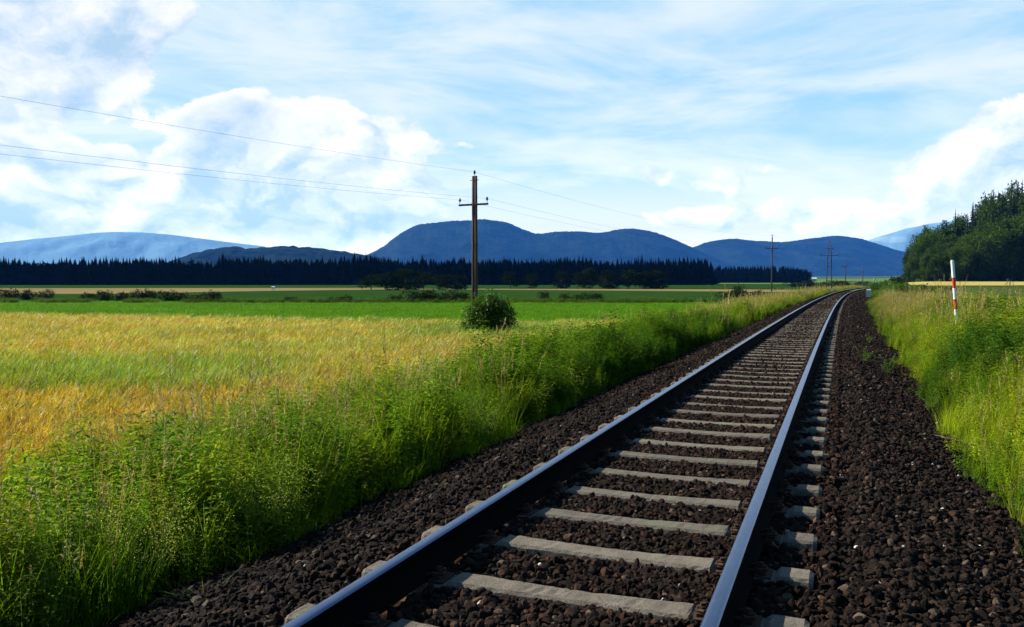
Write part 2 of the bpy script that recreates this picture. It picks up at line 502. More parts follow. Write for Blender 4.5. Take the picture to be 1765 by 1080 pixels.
# ---- hills
def ridge(name, sil, Y, depth, mat, label, rough=.05, tree=0.0, seed=0):
    px = np.array([p[0] for p in sil], float); py = np.array([p[1] for p in sil], float)
    n = int((px[-1] - px[0]) / 2.2); q = np.linspace(px[0], px[-1], n)
    h = np.interp(q, px, py)
    k = np.ones(9) / 9; h = np.convolve(np.pad(h, 4, mode='edge'), k, 'valid')
    X = (q - W / 2) / F * Y
    top = CAM_H + (YH - h) / F * Y * 1.0008
    rows = np.linspace(-1, 1, 41)
    XX = X[None] * (1 + rows[:, None] * depth / Y)
    YY = Y + rows[:, None] * depth + 0 * X[None]
    prof = (np.cos(rows * PI) * .5 + .5) ** .8
    g = fbm(XX / depth * 3.2 + seed, YY / depth * 3.2 + seed * 1.7, 5) - .5
    base = 26.0 if Y > 5000 else 12.0
    ZZ = base - 14 + (top[None] - base + 14) * prof[:, None] * (1 + rough * 9 * g * (1 - np.exp(-(rows[:, None] / .25) ** 2)))
    ZZ += tree * (vnoise(XX / 19 + seed, YY / 120) + .6 * vnoise(XX / 9.6, YY / 120 + seed) - .8) * prof[:, None]
    return tag(grid_mesh(name, XX, YY, ZZ, mat), label, 'hills', kind='structure')

wood_hill = mat_hill('wooded_hill', (.001, .004, .005), (.022, .038, .027), (.06, .085, .04), .76, .0045, 12)
far_mtn = mat_hill('far_mountain', (.21, .37, .43), (.26, .43, .48), (.32, .47, .48), .72, .002, 12)  # pale blue of distance haze mixed into the mountain's own colour
ridge('hills', [(560, 470), (600, 446), (640, 437), (660, 426), (690, 403), (720, 388), (760, 384), (800, 382), (830, 378), (870, 382), (905, 397),
    (925, 404), (960, 399.5), (1000, 399), (1035, 402), (1060, 396), (1090, 393), (1130, 401), (1165, 414), (1195, 428), (1230, 444), (1290, 466), (1330, 480)],
    7600, 1700, wood_hill, 'dark blue wooded hills behind the forest', tree=7, seed=3)
ridge('hills', [(1080, 476), (1130, 450), (1180, 432), (1220, 417), (1260, 411), (1300, 415), (1350, 418), (1400, 411), (1440, 406), (1480, 411),
    (1520, 423), (1545, 432), (1580, 437), (1640, 447), (1720, 462), (1800, 478)],
    8300, 1700, wood_hill, 'blue wooded ridge behind the far end of the railway', tree=7, seed=9)
ridge('hills', [(200, 480), (260, 462), (300, 449), (330, 438), (360, 430), (400, 425), (430, 428), (450, 426.5), (500, 424.5), (550, 428), (600, 436), (650, 444), (720, 462), (800, 480)],
    3400, 700, wood_hill, 'low dark wooded hill left of the blue hills', tree=7, seed=21)
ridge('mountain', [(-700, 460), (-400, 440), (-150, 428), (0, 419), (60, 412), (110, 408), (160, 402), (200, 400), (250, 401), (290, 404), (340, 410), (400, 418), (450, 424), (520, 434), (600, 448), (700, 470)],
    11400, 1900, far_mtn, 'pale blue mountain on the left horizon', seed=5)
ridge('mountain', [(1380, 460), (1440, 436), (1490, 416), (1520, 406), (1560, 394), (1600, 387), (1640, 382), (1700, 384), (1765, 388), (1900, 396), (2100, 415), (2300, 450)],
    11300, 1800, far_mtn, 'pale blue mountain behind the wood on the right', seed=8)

# ================================================================== RAILWAY TRACK (rails, sleepers and fastenings move as one)
track = empty('railway_track', (OFF * math.cos(YAW), -OFF * math.sin(YAW), -.235))
tag(track, 'single railway track with steel rails on concrete sleepers curving off to the right', 'railway track')
TP = track.location.copy()

prof = [(-.07, -.159), (.07, -.159), (.07, -.150), (.03, -.136), (.009, -.122), (.009, -.052), (.034, -.038), (.036, -.012), (.0335, -.006), (.026, -.0015),
        (.012, 0), (-.012, 0), (-.026, -.0015), (-.0335, -.006), (-.036, -.012), (-.034, -.038), (-.009, -.052), (-.009, -.122), (-.03, -.136), (-.07, -.150)]
headfaces = {8, 9, 10, 11, 12}
def rail(side):
    mb = MB(); sq = np.concatenate([np.arange(-13, 40, .5), np.arange(40, 400, 1.0)])
    P = len(prof); vs = []
    for n0, z in prof: pass
    X = []
    for n0, z in prof:
        x, y, t = sn_xy(sq, side * .7525 + n0); X.append(np.stack([x - TP.x, y - TP.y, np.full_like(x, z - TP.z)], 1))
    X = np.stack(X, 1)
    fs = []; ms = []
    for i in range(len(sq) - 1):
        for j in range(P):
            j2 = (j + 1) % P
            fs.append((i * P + j, i * P + j2, (i + 1) * P + j2, (i + 1) * P + j)); ms.append(1 if j in headfaces else 0)
    mb.v = X.reshape(-1, 3).tolist(); mb.f = fs; mb.m = ms; mb.r = [.5] * len(fs)
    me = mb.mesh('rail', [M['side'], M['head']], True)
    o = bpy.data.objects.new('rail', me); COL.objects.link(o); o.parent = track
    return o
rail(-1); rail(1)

def sleeper_mesh(seed):
    """Prestressed concrete sleeper: trapezoid section, waisted middle, recessed rail seats, chipped arrises."""
    rg = random.Random(seed)
    key = [(-1.08, .085, .066, -.152), (-1.06, .095, .074, -.141), (-.925, .098, .080, -.140), (-.895, .098, .085, -.166), (-.61, .098, .085, -.166), (-.58, .096, .078, -.142),
           (-.35, .088, .070, -.147), (0, .082, .064, -.151), (.35, .088, .070, -.147), (.58, .096, .078, -.142), (.61, .098, .085, -.166), (.895, .098, .085, -.166),
           (.925, .098, .080, -.140), (1.06, .095, .074, -.141), (1.08, .085, .066, -.152)]
    ks = np.array(key); st = sorted(set([k[0] for k in key] + list(np.round(np.arange(-1.04, 1.05, .035), 3))))
    mb = MB(); vs = []; fs = []
    for n in st:
        hw, tw, z = (float(np.interp(n, ks[:, 0], ks[:, i])) for i in (1, 2, 3))
        b = -.36; c = .014
        q = lambda a: rg.uniform(-a, a) - (a * 2.2 if rg.random() < .07 else 0)
        sec = [(-hw - .045, b), (-hw - .002, z - .055), (-tw - .012 + q(.0017), z - c + q(.0017)), (-tw + .004 + q(.0017), z + q(.0015)), (0, z + q(.002)),
               (tw - .004 + q(.0017), z + q(.0015)), (tw + .012 + q(.0017), z - c + q(.0017)), (hw + .002, z - .055), (hw + .045, b)]
        vs += [(n, y, zz) for y, zz in sec]
    k = 9
    for i in range(len(st) - 1):
        for j in range(k - 1):
            fs.append((i * k + j, (i + 1) * k + j, (i + 1) * k + j + 1, i * k + j + 1))
    fs.append(tuple(range(k))); fs.append(tuple((len(st) - 1) * k + j for j in range(k - 1, -1, -1)))
    mb.add(vs, fs); return mb
def clip_mesh():
    """Tie plate edge, spring clip and screw on the inner and outer side of one rail seat (origin at rail centre)."""
    mb = MB()
    mb.box((0, 0, -.1625), (.30, .15, .006))
    for sgn in (-1, 1):
        mb.box((sgn * .100, 0, -.152), (.04, .09, .015))
        mb.tube([(sgn * .045, -.045, -.143), (sgn * .085, -.05, -.128), (sgn * .125, -.02, -.138), (sgn * .125, .02, -.138), (sgn * .085, .05, -.128), (sgn * .045, .045, -.143)], .0075, 6)
        mb.tube([(sgn * .098, 0, -.150), (sgn * .098, 0, -.108)], .0125, 6)
        mb.tube([(sgn * .098, 0, -.130), (sgn * .098, 0, -.122)], .02, 8)
    return mb
SP, PH = .643, 3.12
sl_mes = [sleeper_mesh(i).mesh('sleeper', [M['conc']]) for i in range(6)]; sl_me = sl_mes[0]
cl_me = clip_mesh().mesh('rail_fastening', [M['rust']])
srng = random.Random(4)
sleeper_s = [PH + SP * i for i in range(-18, 600)]
sleeper_s = [s for s in sleeper_s if s < 360]
rest = MB(); base_v = [Vector(v.co) for v in sl_me.vertices]; base_f = [tuple(p.vertices) for p in sl_me.polygons]
parts = [s for s in sleeper_s if s > 1.4][:100]
for s in sleeper_s:
    x, y, t = (float(v) for v in sn_xy(s, .022))
    jit = srng.uniform(-.012, .012); dz = srng.uniform(-.008, .006); ds = srng.uniform(-.012, .012)
    rot = -t + jit
    if s in parts:
        o = bpy.data.objects.new('sleeper', sl_mes[srng.randrange(6)]); COL.objects.link(o); o.parent = track
        o.location = (x - TP.x + ds * math.sin(t), y - TP.y + ds * math.cos(t), dz - TP.z); o.rotation_euler = (0, 0, rot)
        if s < 20:
            for c in (-.7525 - .022, .7525 - .022):
                q = bpy.data.objects.new('rail_fastening', cl_me); COL.objects.link(q); q.parent = o; q.location = (c, 0, -dz)
    else:
        m_ = Matrix.Translation((x - TP.x, y - TP.y, dz - TP.z)) @ Matrix.Rotation(rot, 4, 'Z')
        rest.add([m_ @ v for v in base_v], base_f)
o = rest.build('far_sleepers', M['conc'], track); o['kind'] = 'stuff'

# ---- ballast stones
def stone_mesh(i):
    import bmesh
    rg = np.random.default_rng(100 + i)
    bm = bmesh.new(); bmesh.ops.create_icosphere(bm, subdivisions=2, radius=1)
    V = np.array([v.co[:] for v in bm.verts])
    for _ in range(11):
        d = rg.normal(size=3); d /= np.linalg.norm(d); h = rg.uniform(.45, .85)
        k = V @ d; V = V - np.clip(k - h, 0, None)[:, None] * d
    V *= np.array([1.15, .85, .68]) * (1 + .06 * rg.normal(size=(1, 3)))
    V += rg.normal(size=V.shape) * .02
    for v, c in zip(bm.verts, V): v.co = c
    me = bpy.data.meshes.new('stone'); bm.to_mesh(me); bm.free()
    me.materials.append(M['stone']); return me
stones = make_sources('ballast_stone_kinds', [stone_mesh(i) for i in range(10)])
def stone_field(s0, s1, dens, size, layers=1):
    A = (s1 - s0) * 5.6; n = int(A * dens)
    s = RNG.uniform(s0, s1, n); nn_ = RNG.uniform(-2.8, 2.85, n)
    ed = 2.5 + .35 * (fbm(s * .9, np.sign(nn_) * 7 + 3, 3) - .5) * 2
    thin = RNG.random(n)
    keep = np.abs(nn_) < ed + np.where(thin > .85, .25, 0)
    fr = (s - PH) / SP; d = np.abs(fr - np.round(fr)) * SP
    on = (d < .098 + size * .35) & (np.abs(nn_ - .022) < 1.10)
    keep &= ~on
    rail_ = np.minimum(np.abs(nn_ - .7525), np.abs(nn_ + .7525)) < .085
    keep &= ~(rail_)
    s, nn_ = s[keep], nn_[keep]; n = len(s)
    x, y, t = sn_xy(s, nn_)
    sz = size * np.clip(RNG.lognormal(0, .36, n), .4, 1.75)
    crib = np.abs(nn_) < 1.2
    z = bed_z(nn_) + np.where(crib, .050, .02) + sz * RNG.uniform(-.1, .75, n) + .05 * (fbm(s * 1.4, nn_ * 1.4, 3) - .5)
    z = np.where(crib, np.minimum(z, -.158 - .3 * sz), z)
    z = np.where((nn_ < -.82) & (nn_ > -1.42), np.minimum(z, -.222), z)
    pts = np.stack([x, y, z], 1)
    rot = RNG.uniform(-PI, PI, (n, 3)) * np.array([.25, .25, 1])
    rot[:, :2] += RNG.choice([0, 0, PI / 2, PI], (n, 1))
    g = RNG.random(n)
    dark = np.array([.006, .0042, .0034]); mid = np.array([.020, .0122, .0082]); red = np.array([.036, .0195, .0118]); pale = np.array([.078, .058, .041])
    c = mixc(dark, mid, np.clip(g * 1.3, 0, 1)); c = np.where((g > .80)[:, None], red, c); c = np.where((g > .955)[:, None], pale, c)
    white = g > .9955; c = np.where(white[:, None], np.array([.5, .47, .42]), c); sz = np.where(white, sz * .5, sz)
    c = c * RNG.uniform(.75, 1.25, (n, 1))
    # rusty brake dust between the rails
    c = np.where(crib[:, None], c * np.array([1.12, .98, .9]), c)
    return pts, rot, np.stack([sz] * 3, 1), RNG.integers(0, 10, n), c
B = [stone_field(.8, 12, 2100, .0225), stone_field(12, 26, 1200, .026), stone_field(26, 55, 480, .034), stone_field(55, 130, 120, .05)]
B.append(stone_field(-6, .8, 500, .03))
B = [np.concatenate(z) for z in zip(*B)]
scatter('ballast', *B, stones, 'dark brown crushed stone ballast round the sleepers', 'ballast')

# ================================================================== GRASSES AND CROPS
def rvec(az): return Vector((math.cos(az), math.sin(az), 0))
def blade(mb, base, az, h, lean, w, m=0, segs=4, curl=1.7, r=None):
    d = rvec(az); side = rvec(az + PI / 2 + random.uniform(-.7, .7))
    pts = []; ws = []
    for i in range(segs + 1):
        u = i / segs
        pts.append(base + Vector((0, 0, h * (u - .22 * lean * u ** 3))) + d * (h * lean * u ** curl))
        ws.append(w * (1 - u ** 1.6) * (.75 + .5 * u) + .0006)
    mb.ribbon(pts, ws, side, m, r); return pts[-1]
def leafq(mb, p, d, up, L, w, m=1, fold=.25, r=None):
    """A pointed leaf of four triangles folded along its midrib."""
    d = d.normalized(); s = d.cross(up)
    if s.length < 1e-3: s = Vector((1, 0, 0))
    s.normalize(); u = s.cross(d)
    a = p; b = p + d * L * .5 + u * (-L * .02); c = p + d * L + u * (-L * .16)
    l = p + d * L * .42 + s * w / 2 + u * w * fold; k = p + d * L * .42 - s * w / 2 + u * w * fold
    mb.add([a, l, c, k, b], [(0, 4, 1), (1, 4, 2), (0, 3, 4), (4, 3, 2)], m, r)

def tuft_grass(n=34, h=(.45, 1.0), rad_=.13, w=(.005, .011), lean=(.1, .55)):
    mb = MB()
    for _ in range(n):
        a = random.uniform(0, 2 * PI); r = rad_ * math.sqrt(random.random())
        b = Vector((r * math.cos(a), r * math.sin(a), -.03))
        blade(mb, b, a + random.uniform(-1.2, 1.2), random.uniform(*h), random.uniform(*lean), random.uniform(*w))
    return mb.mesh('grass_tuft', [M['grass'], M['leaf'], M['straw'], M['seed']])
def tuft_stalks(n=6, h=(.8, 1.25), dry=True):
    mb = MB(); sm = 2 if dry else 4
    for _ in range(n):
        a = random.uniform(0, 2 * PI); r = .12 * random.random(); az = random.uniform(0, 2 * PI)
        b = Vector((r * math.cos(a), r * math.sin(a), -.03)); H_ = random.uniform(*h); ln = random.uniform(.05, .3)
        tip = blade(mb, b, az, H_, ln, .0055, sm, 5, 2.2)
        d = rvec(az)
        for j in range(18):
            u = random.random() ** .8
            q = tip - Vector((0, 0, .22 * u * H_)) - d * (.16 * u * ln * H_)
            dd = Vector((random.gauss(0, .38), random.gauss(0, .38), random.uniform(.5, 1.6))) + d * .5
            leafq(mb, q, dd, Vector((0, 0, 1)), random.uniform(.02, .045), random.uniform(.006, .011), 3)
    for _ in range(10):
        a = random.uniform(0, 2 * PI)
        blade(mb, Vector((.1 * math.cos(a), .1 * math.sin(a), -.03)), a, random.uniform(.35, .8), random.uniform(.1, .5), .008)
    return mb.mesh('seed_stalks', [M['grass'], M['leaf'], M['straw'], M['seed'], M['stalkg']])
def tuft_weed(n=6, h=(.6, 1.0), L=(.05, .10), wr=.42, spread=.14):
    mb = MB()
    for _ in range(n):
        a = random.uniform(0, 2 * PI); r = spread * math.sqrt(random.random()); az = random.uniform(0, 2 * PI)
        b = Vector((r * math.cos(a), r * math.sin(a), -.03)); H_ = random.uniform(*h); ln = random.uniform(.0, .22)
        d = rvec(az)
        blade(mb, b, az, H_, ln, .006, 4, 4, 2)
        k = int(H_ / .05)
        for j in range(k):
            u = .22 + .78 * (j + random.random() * .5) / k
            q = b + Vector((0, 0, H_ * (u - .22 * ln * u ** 3))) + d * (H_ * ln * u ** 2)
            la = j * 1.57 + random.uniform(-.4, .4); sz = random.uniform(*L) * (1.15 - .6 * u ** 2)
            for kk in (0, PI):
                dd = rvec(la + kk) + Vector((0, 0, random.uniform(-.35, .6)))
                leafq(mb, q, dd, Vector((0, 0, 1)), sz, sz * wr, 1)
    return mb.mesh('leafy_weed', [M['grass'], M['leaf'], M['straw'], M['seed'], M['stalkg']])
def tuft_bedstraw(n=16, h=(.45, .8), fl=60):
    mb = MB()
    for _ in range(n):
        a = random.uniform(0, 2 * PI); az = a + random.uniform(-.5, .5)
        b = Vector((.06 * math.cos(a), .06 * math.sin(a), -.03)); H_ = random.uniform(*h); ln = random.uniform(.1, .5)
        d = rvec(az); blade(mb, b, az, H_, ln, .004, 4, 4, 1.6)
        for j in range(fl):
            u = random.uniform(.35, 1.02)
            q = b + Vector((0, 0, H_ * (u - .22 * ln * u ** 3))) + d * (H_ * ln * u ** 1.6) + Vector((random.gauss(0, .03), random.gauss(0, .03), random.gauss(0, .03)))
            dd = Vector((random.gauss(0, 1), random.gauss(0, 1), random.gauss(.3, 1)))
            leafq(mb, q, dd, Vector((0, 0, 1)), random.uniform(.009, .019), random.uniform(.006, .011), 5 if u > .5 else 1)
    return mb
VM = [M['grass'], M['leaf'], M['straw'], M['seed'], M['stalkg'], M['flower']]
random.seed(21)
veg_meshes = [tuft_grass() for _ in range(4)]                                             # 0-3 tall grass
veg_meshes += [tuft_grass(30, (.18, .45), .12, (.004, .008), (.2, .8)) for _ in range(2)] # 4-5 low grass
veg_meshes += [tuft_stalks() for _ in range(3)] + [tuft_stalks(5, (.7, 1.1), False) for _ in range(2)]   # 6-8 dry stalks, 9-10 green ones
veg_meshes += [tuft_weed(), tuft_weed(6, (.7, 1.1), (.07, .13), .40), tuft_weed(8, (.5, .85), (.045, .085), .5), tuft_weed(7, (.6, 1.0), (.08, .14), .26)]  # 11-14 leafy weeds
veg_meshes += [tuft_bedstraw(7, (.5, .9), 26).mesh('bedstraw', VM) for _ in range(2)]      # 15-16 pale flowering
veg = make_sources('verge_plant_kinds', veg_meshes)

DG = np.array([.026, .064, .005]); MG = np.array([.090, .175, .008]); YG = np.array([.230, .295, .014]); BG = np.array([.29, .345, .016]); ST = np.array([.36, .28, .075])

def verge(side, s0, s1, n0, n1, dens, big=1.0):
    n = int((s1 - s0) * abs(n1 - n0) * dens)
    s = RNG.uniform(s0, s1, n); q = RNG.uniform(min(n0, n1), max(n0, n1), n)
    ed = np.abs(q)
    jit = .45 * (fbm(s * .8, q * 0 + side * 5, 3) - .5) * 2
    keep = ed > 2.52 + jit
    s, q, ed = s[keep], q[keep], ed[keep]; n = len(s)
    x, y, t = sn_xy(s, q)
    z = bed_z(q)
    c1 = fbm(s * .35 + 40, q * .5 + 3, 3); c2 = fbm(s * 1.1, q * 1.1 + 30, 3); rnd = RNG.random(n)
    kind = RNG.integers(0, 4, n)
    if side < 0:
        bushy = sstep(9.5, 13, s) * (1 - sstep(27, 36, s)) * (1 - sstep(4.6, 5.8, ed))
        pw = .40 + np.clip((c2 - .45) * 2.2, -.2, .45) + .6 * bushy
        kind = np.where(rnd < pw, RNG.integers(11, 15, n), kind)
        st = RNG.random(n)
        kind = np.where((st < .17 + .20 * sstep(30, 60, s)) & (rnd > pw), RNG.integers(6, 11, n), kind)
        kind = np.where((st > .985) & (s < 30), RNG.integers(15, 17, n), kind)
        h = (.62 + .35 * sstep(2.5, 3.1, ed)) * (1 + .15 * bushy)
        h *= 1 - .22 * sstep(5.2, 7.0, ed)
        h *= .48 + .98 * fbm(s * 1.5 + 7, q * 1.5 + 70, 3)
        col = mixc(MG, YG, np.clip((c2 - .30) * 2.4, 0, 1))
        col = mixc(col, YG * 1.25, .7 * sstep(4.2, 6.5, ed))
        col = mixc(col, np.array([.055, .14, .006]), .65 * bushy)
        col = mixc(col, mixc(YG, ST, .5 + 0 * s), np.clip(sstep(32, 55, s) * .8 + 0 * s, 0, .8) * sstep(2.4, 3.3, ed))
        col = mixc(col, DG, np.clip((c1 - .50) * 4, 0, .7) * sstep(5.6, 4.6, ed))
    else:
        pw = .45 + np.clip((c1 - .45) * 2, -.3, .45)
        kind = np.where(rnd < pw, RNG.integers(11, 15, n), kind)
        st = RNG.random(n)
        dry = .55 * np.exp(-((ed - 3.7) / .9) ** 2) * sstep(24, 34, s) * (1 - sstep(70, 85, s))
        kind = np.where((st < .10 + .6 * dry) & (rnd > pw * (1 - dry)), RNG.integers(6, 11, n), kind)
        kind = np.where((st > .97), RNG.integers(15, 17, n), kind)
        h = .38 + .62 * sstep(2.5, 4.4, ed)
        h *= 1.0 + .34 * sstep(6, 13, s) - .42 * sstep(27, 55, s)
        h *= .74 + .35 * c2
        col = mixc(MG, BG, np.clip((c2 - .34) * 3.0, 0, 1))
        col = mixc(col, np.array([.038, .10, .010]), np.clip((c1 - .52) * 6, 0, .85))
        col = mixc(col, np.array([.045, .12, .012]), .6 * sstep(32, 45, s) * (1 - dry))
        col = mixc(col, ST * 1.05, .85 * dry)
    if side > 0: h = np.where((s > 70) & (s < 96) & (ed < 3.7), h * .35, h)
    if side > 0:
        blob = np.exp(-((s - 15.8) / 2.4) ** 2 - ((ed - 3.35) / .55) ** 2) + .35 * np.exp(-((s - 25) / 3) ** 2 - ((ed - 5.2) / .9) ** 2)
        kind = np.where(RNG.random(n) < blob * 1.2, RNG.integers(11, 14, n), kind); h = h * (1 + .35 * blob)
        col = mixc(col, np.array([.035, .10, .010]), np.clip(blob * 1.1, 0, .9))
    low = RNG.random(n) < .16
    kind = np.where(low, RNG.integers(4, 6, n), kind)
    edge_low = (ed < 2.75 + jit[keep]) & (RNG.random(n) < .55)
    kind = np.where(edge_low, RNG.integers(4, 6, n), kind)
    sc = h * RNG.uniform(.75, 1.2, n) * np.where((kind > 5) & (kind < 11), 1.18, 1.0)
    wide = big * RNG.uniform(.9, 1.3, n)
    if side < 0:
        fade = RNG.random(n) < 1 - .93 * sstep(5.9, 7.2, ed)
        sc = np.where(fade, sc, sc * .02)
    col = col * RNG.uniform(.7, 1.3, (n, 1)) * (1 + .12 * RNG.normal(size=(n, 3)) * np.array([1, .5, .3]))
    rot = np.stack([RNG.normal(0, .10, n), RNG.normal(0, .10, n), RNG.uniform(-PI, PI, n)], 1)
    return np.stack([x, y, z], 1), rot, np.stack([sc * wide, sc * wide, sc], 1), kind, np.clip(col, .004, .6)
def cat_(L): return [np.concatenate(z) for z in zip(*L)]
VL = cat_([verge(-1, 0.5, 14, -2.2, -8.0, 64), verge(-1, 14, 34, -2.2, -8.0, 48, 1.15), verge(-1, 34, 75, -2.2, -6.2, 26, 1.5), verge(-1, 75, 200, -2.2, -5.5, 9, 2.4)])
scatter('verge_grass', *VL, veg, 'tall green grass and weeds between the railway ballast and the barley', 'grass')
VR = cat_([verge(1, 1, 16, 2.2, 7.5, 70), verge(1, 16, 38, 2.2, 11.5, 42, 1.15), verge(1, 38, 80, 2.2, 11, 20, 1.6), verge(1, 80, 210, 2.2, 7, 7, 2.6)])
scatter('weed_verge', *VR, veg, 'tangled yellow green weeds and grass on the right of the railway', 'weeds')

# ---- barley
def barley_tuft(n=26, green=False):
    mb = MB()
    for _ in range(n):
        a = random.uniform(0, 2 * PI); r = .2 * math.sqrt(random.random()); az = random.gauss(.5, .9)
        b = Vector((r * math.cos(a), r * math.sin(a), 0)); H_ = random.uniform(.48, .66); ln = random.uniform(.05, .22)
        tip = blade(mb, b, az, H_, ln, .005, 0, 3, 2.2)
        d = (rvec(az + random.uniform(-.3, .3)) * random.uniform(.1, .8) + Vector((0, 0, random.uniform(.2, 1.1)))).normalized()
        s = d.cross(Vector((random.gauss(0, 1), random.gauss(0, 1), 1))).normalized()
        mb.ribbon([tip, tip + d * .04, tip + d * .085], [.006, .013, .006], s, 0)
        for k in range(3):
            dd = (d + Vector((random.gauss(0, .14), random.gauss(0, .14), random.gauss(0, .14)))).normalized()
            mb.ribbon([tip + d * .03, tip + d * .03 + dd * .13], [.004, .001], s, 0)
    for _ in range(12):
        a = random.uniform(0, 2 * PI); r = .2 * math.sqrt(random.random())
        blade(mb, Vector((r * math.cos(a), r * math.sin(a), 0)), random.uniform(0, 2 * PI), random.uniform(.3, .55), random.uniform(.2, .7), .009, 0, 3)
    return mb.mesh('barley_tuft', [M['barley']])
random.seed(33)
bar = make_sources('barley_kinds', [barley_tuft() for _ in range(6)])
def barley(y0, y1, dens, wide):
    x0, x1 = -.8 * y1 - 2, .2 * y1
    n = int((x1 - x0) * (y1 - y0) * dens)
    x = RNG.uniform(x0, x1, n); y = RNG.uniform(y0, y1, n)
    s, q = xy_sn(x, y)
    far = np.interp(x / np.maximum(y, 1) * F + W / 2, [-900, 0, 850, 1080], [55, 46, 36.5, 38])
    k = (q < -6.3 + .5 * (fbm(s * .5, q * 0 + 9, 2) - .5)) & (y < far) & (x > -.85 * y - 3)
    k &= ~(((x + .9) ** 2 + (y - 30.5) ** 2) < 1.0)
    x, y = x[k], y[k]; n = len(x)
    px = x / y * F + W / 2
    big = fbm(x * .16 + 3, y * .30 + 8, 3); mid_ = fbm(x * .6, y * .9 + 5, 3)
    gold = np.array([.50, .40, .065]); orange = np.array([.52, .335, .050]); lime = np.array([.23, .36, .04]); yel = np.array([.51, .445, .085])
    col = mixc(yel, gold, np.clip((mid_ - .35) * 2.5, 0, 1))
    oz = sstep(17.5, 13.5, y); col = mixc(col, orange, np.clip(oz * (.15 + 1.1 * mid_), 0, 1))
    pxe = px + 130 * (mid_ - .5)
    gz = sstep(13.3, 15.0, y + 2.5 * (big - .5)) * (1 - sstep(18.5, 21, y + 3 * (big - .5))) * (1 - sstep(330, 640, pxe))
    gz2 = np.clip((big - .56) * 7, 0, .75) * sstep(15, 20, y)
    g3 = .75 * sstep(27, 29, y) * (1 - sstep(33, 36, y)) * sstep(640, 760, px)
    col = mixc(col, lime, np.clip(.75 * gz + .55 * gz2 + g3 + .12 * np.clip((mid_ - .5) * 5, 0, 1), 0, .88))
    col = mixc(col, np.array([.20, .27, .02]), .7 * sstep(-2.0, -.2, y - np.interp(px, [-900, 0, 850, 1080], [55, 46, 36.5, 38])))
    col = col * RNG.uniform(.7, 1.3, (n, 1)) * (1 + .10 * RNG.normal(size=(n, 3)))
    sc = RNG.uniform(.85, 1.12, n) * (1 + .12 * (big - .5))
    rot = np.stack([RNG.normal(0, .06, n), RNG.normal(0, .06, n), RNG.normal(0, .5, n)], 1)
    return np.stack([x, y, np.full(n, BASE_Z)], 1), rot, np.stack([sc * wide, sc * wide, sc], 1), RNG.integers(0, 6, n), np.clip(col, .01, .7)
BA = cat_([barley(5, 20, 13, 1.0), barley(20, 34, 8, 1.2), barley(34, 56, 5, 1.5)])
scatter('barley_crop', *BA, bar, 'golden ripening barley with greener patches left of the railway', 'barley')

# ---- short green crop
def crop_tuft():
    mb = MB()
    for _ in range(22):
        a = random.uniform(0, 2 * PI); r = .25 * math.sqrt(random.random())
        blade(mb, Vector((r * math.cos(a), r * math.sin(a), 0)), random.uniform(0, 2 * PI), random.uniform(.12, .24), random.uniform(.2, .8), .016, 0, 3)
    return mb.mesh('crop_tuft', [M['grass']])
crop = make_sources('green_crop_kinds', [crop_tuft() for _ in range(4)])
n = 26000
y = RNG.uniform(34, 91, n); px = RNG.uniform(-150, 1330, n); x = (px - W / 2) / F * y
nearY = np.interp(px, [-800, 850, 1300], [52, 35.5, 36]); s_, q_ = xy_sn(x, y)
k = (y > nearY) & (q_ < -5.5); x, y = x[k], y[k]; n = len(x)
cc = mixc([.075, .185, .008], [.115, .245, .012], fbm(x * .2, y * .3, 3)) * RNG.uniform(.8, 1.2, (n, 1))
scatter('green_crop', np.stack([x, y, np.full(n, BASE_Z + .03)], 1), np.stack([0 * x, 0 * x, RNG.uniform(-PI, PI, n)], 1),
        np.stack([RNG.uniform(1.2, 1.8, n)] * 3, 1) * np.array([1.2, 1.2, .8]), RNG.integers(0, 4, n), cc, crop, 'short bright green crop behind the golden barley', 'crop')

# ================================================================== SHRUBS AND TREES
def foliage_mesh(name, lobes, nf, L, mat, wr=.55, seed=0, hollow=.35):
    """Leaves spread through ellipsoid lobes [(centre, radii)], denser towards the outside."""
    rg = random.Random(seed); mb = MB()
    vol = [r[0] * r[1] * r[2] for c, r in lobes]; tot = sum(vol)
    for (c, r), v in zip(lobes, vol):
        for _ in range(int(nf * v / tot) + 6):
            d = Vector((rg.gauss(0, 1), rg.gauss(0, 1), rg.gauss(0, 1))).normalized()
            k = (hollow + (1 - hollow) * rg.random() ** .6) * (1 + .12 * rg.gauss(0, 1))
            p = Vector((c[0] + d.x * r[0] * k, c[1] + d.y * r[1] * k, c[2] + d.z * r[2] * k))
            if p.z < .03: p.z = .03 + abs(rg.gauss(0, .05))
            dd = (d * .8 + Vector((rg.gauss(0, .7), rg.gauss(0, .7), rg.gauss(-.1, .6))))
            s = rg.uniform(*L)
            leafq(mb, p, dd, Vector((rg.gauss(0, .5), rg.gauss(0, .5), 1)), s, s * wr, 0, .2, rg.random())
    return mb.mesh(name, [mat])
def limbs_mesh(name, H_, r, spread, mat, nl=7, seed=0):
    rg = random.Random(seed); mb = MB()
    top = Vector((rg.uniform(-.05, .05) * H_, rg.uniform(-.05, .05) * H_, H_))
    pts = [Vector((0, 0, -.3)), top * .3 + Vector((.02 * H_, 0, 0)), top * .65, top]
    mb.tube(pts, [r, r * .8, r * .5, r * .15], 8)
    for i in range(nl):
        u = rg.uniform(.25, .85); a = rg.uniform(0, 2 * PI); b = top * u
        e = b + rvec(a) * spread * rg.uniform(.5, .95) + Vector((0, 0, H_ * rg.uniform(.08, .22)))
        mb.tube([b, (b + e) / 2 + Vector((0, 0, .03 * H_)), e], [r * .4, r * .26, r * .06], 6)
    return mb.mesh(name, [mat])
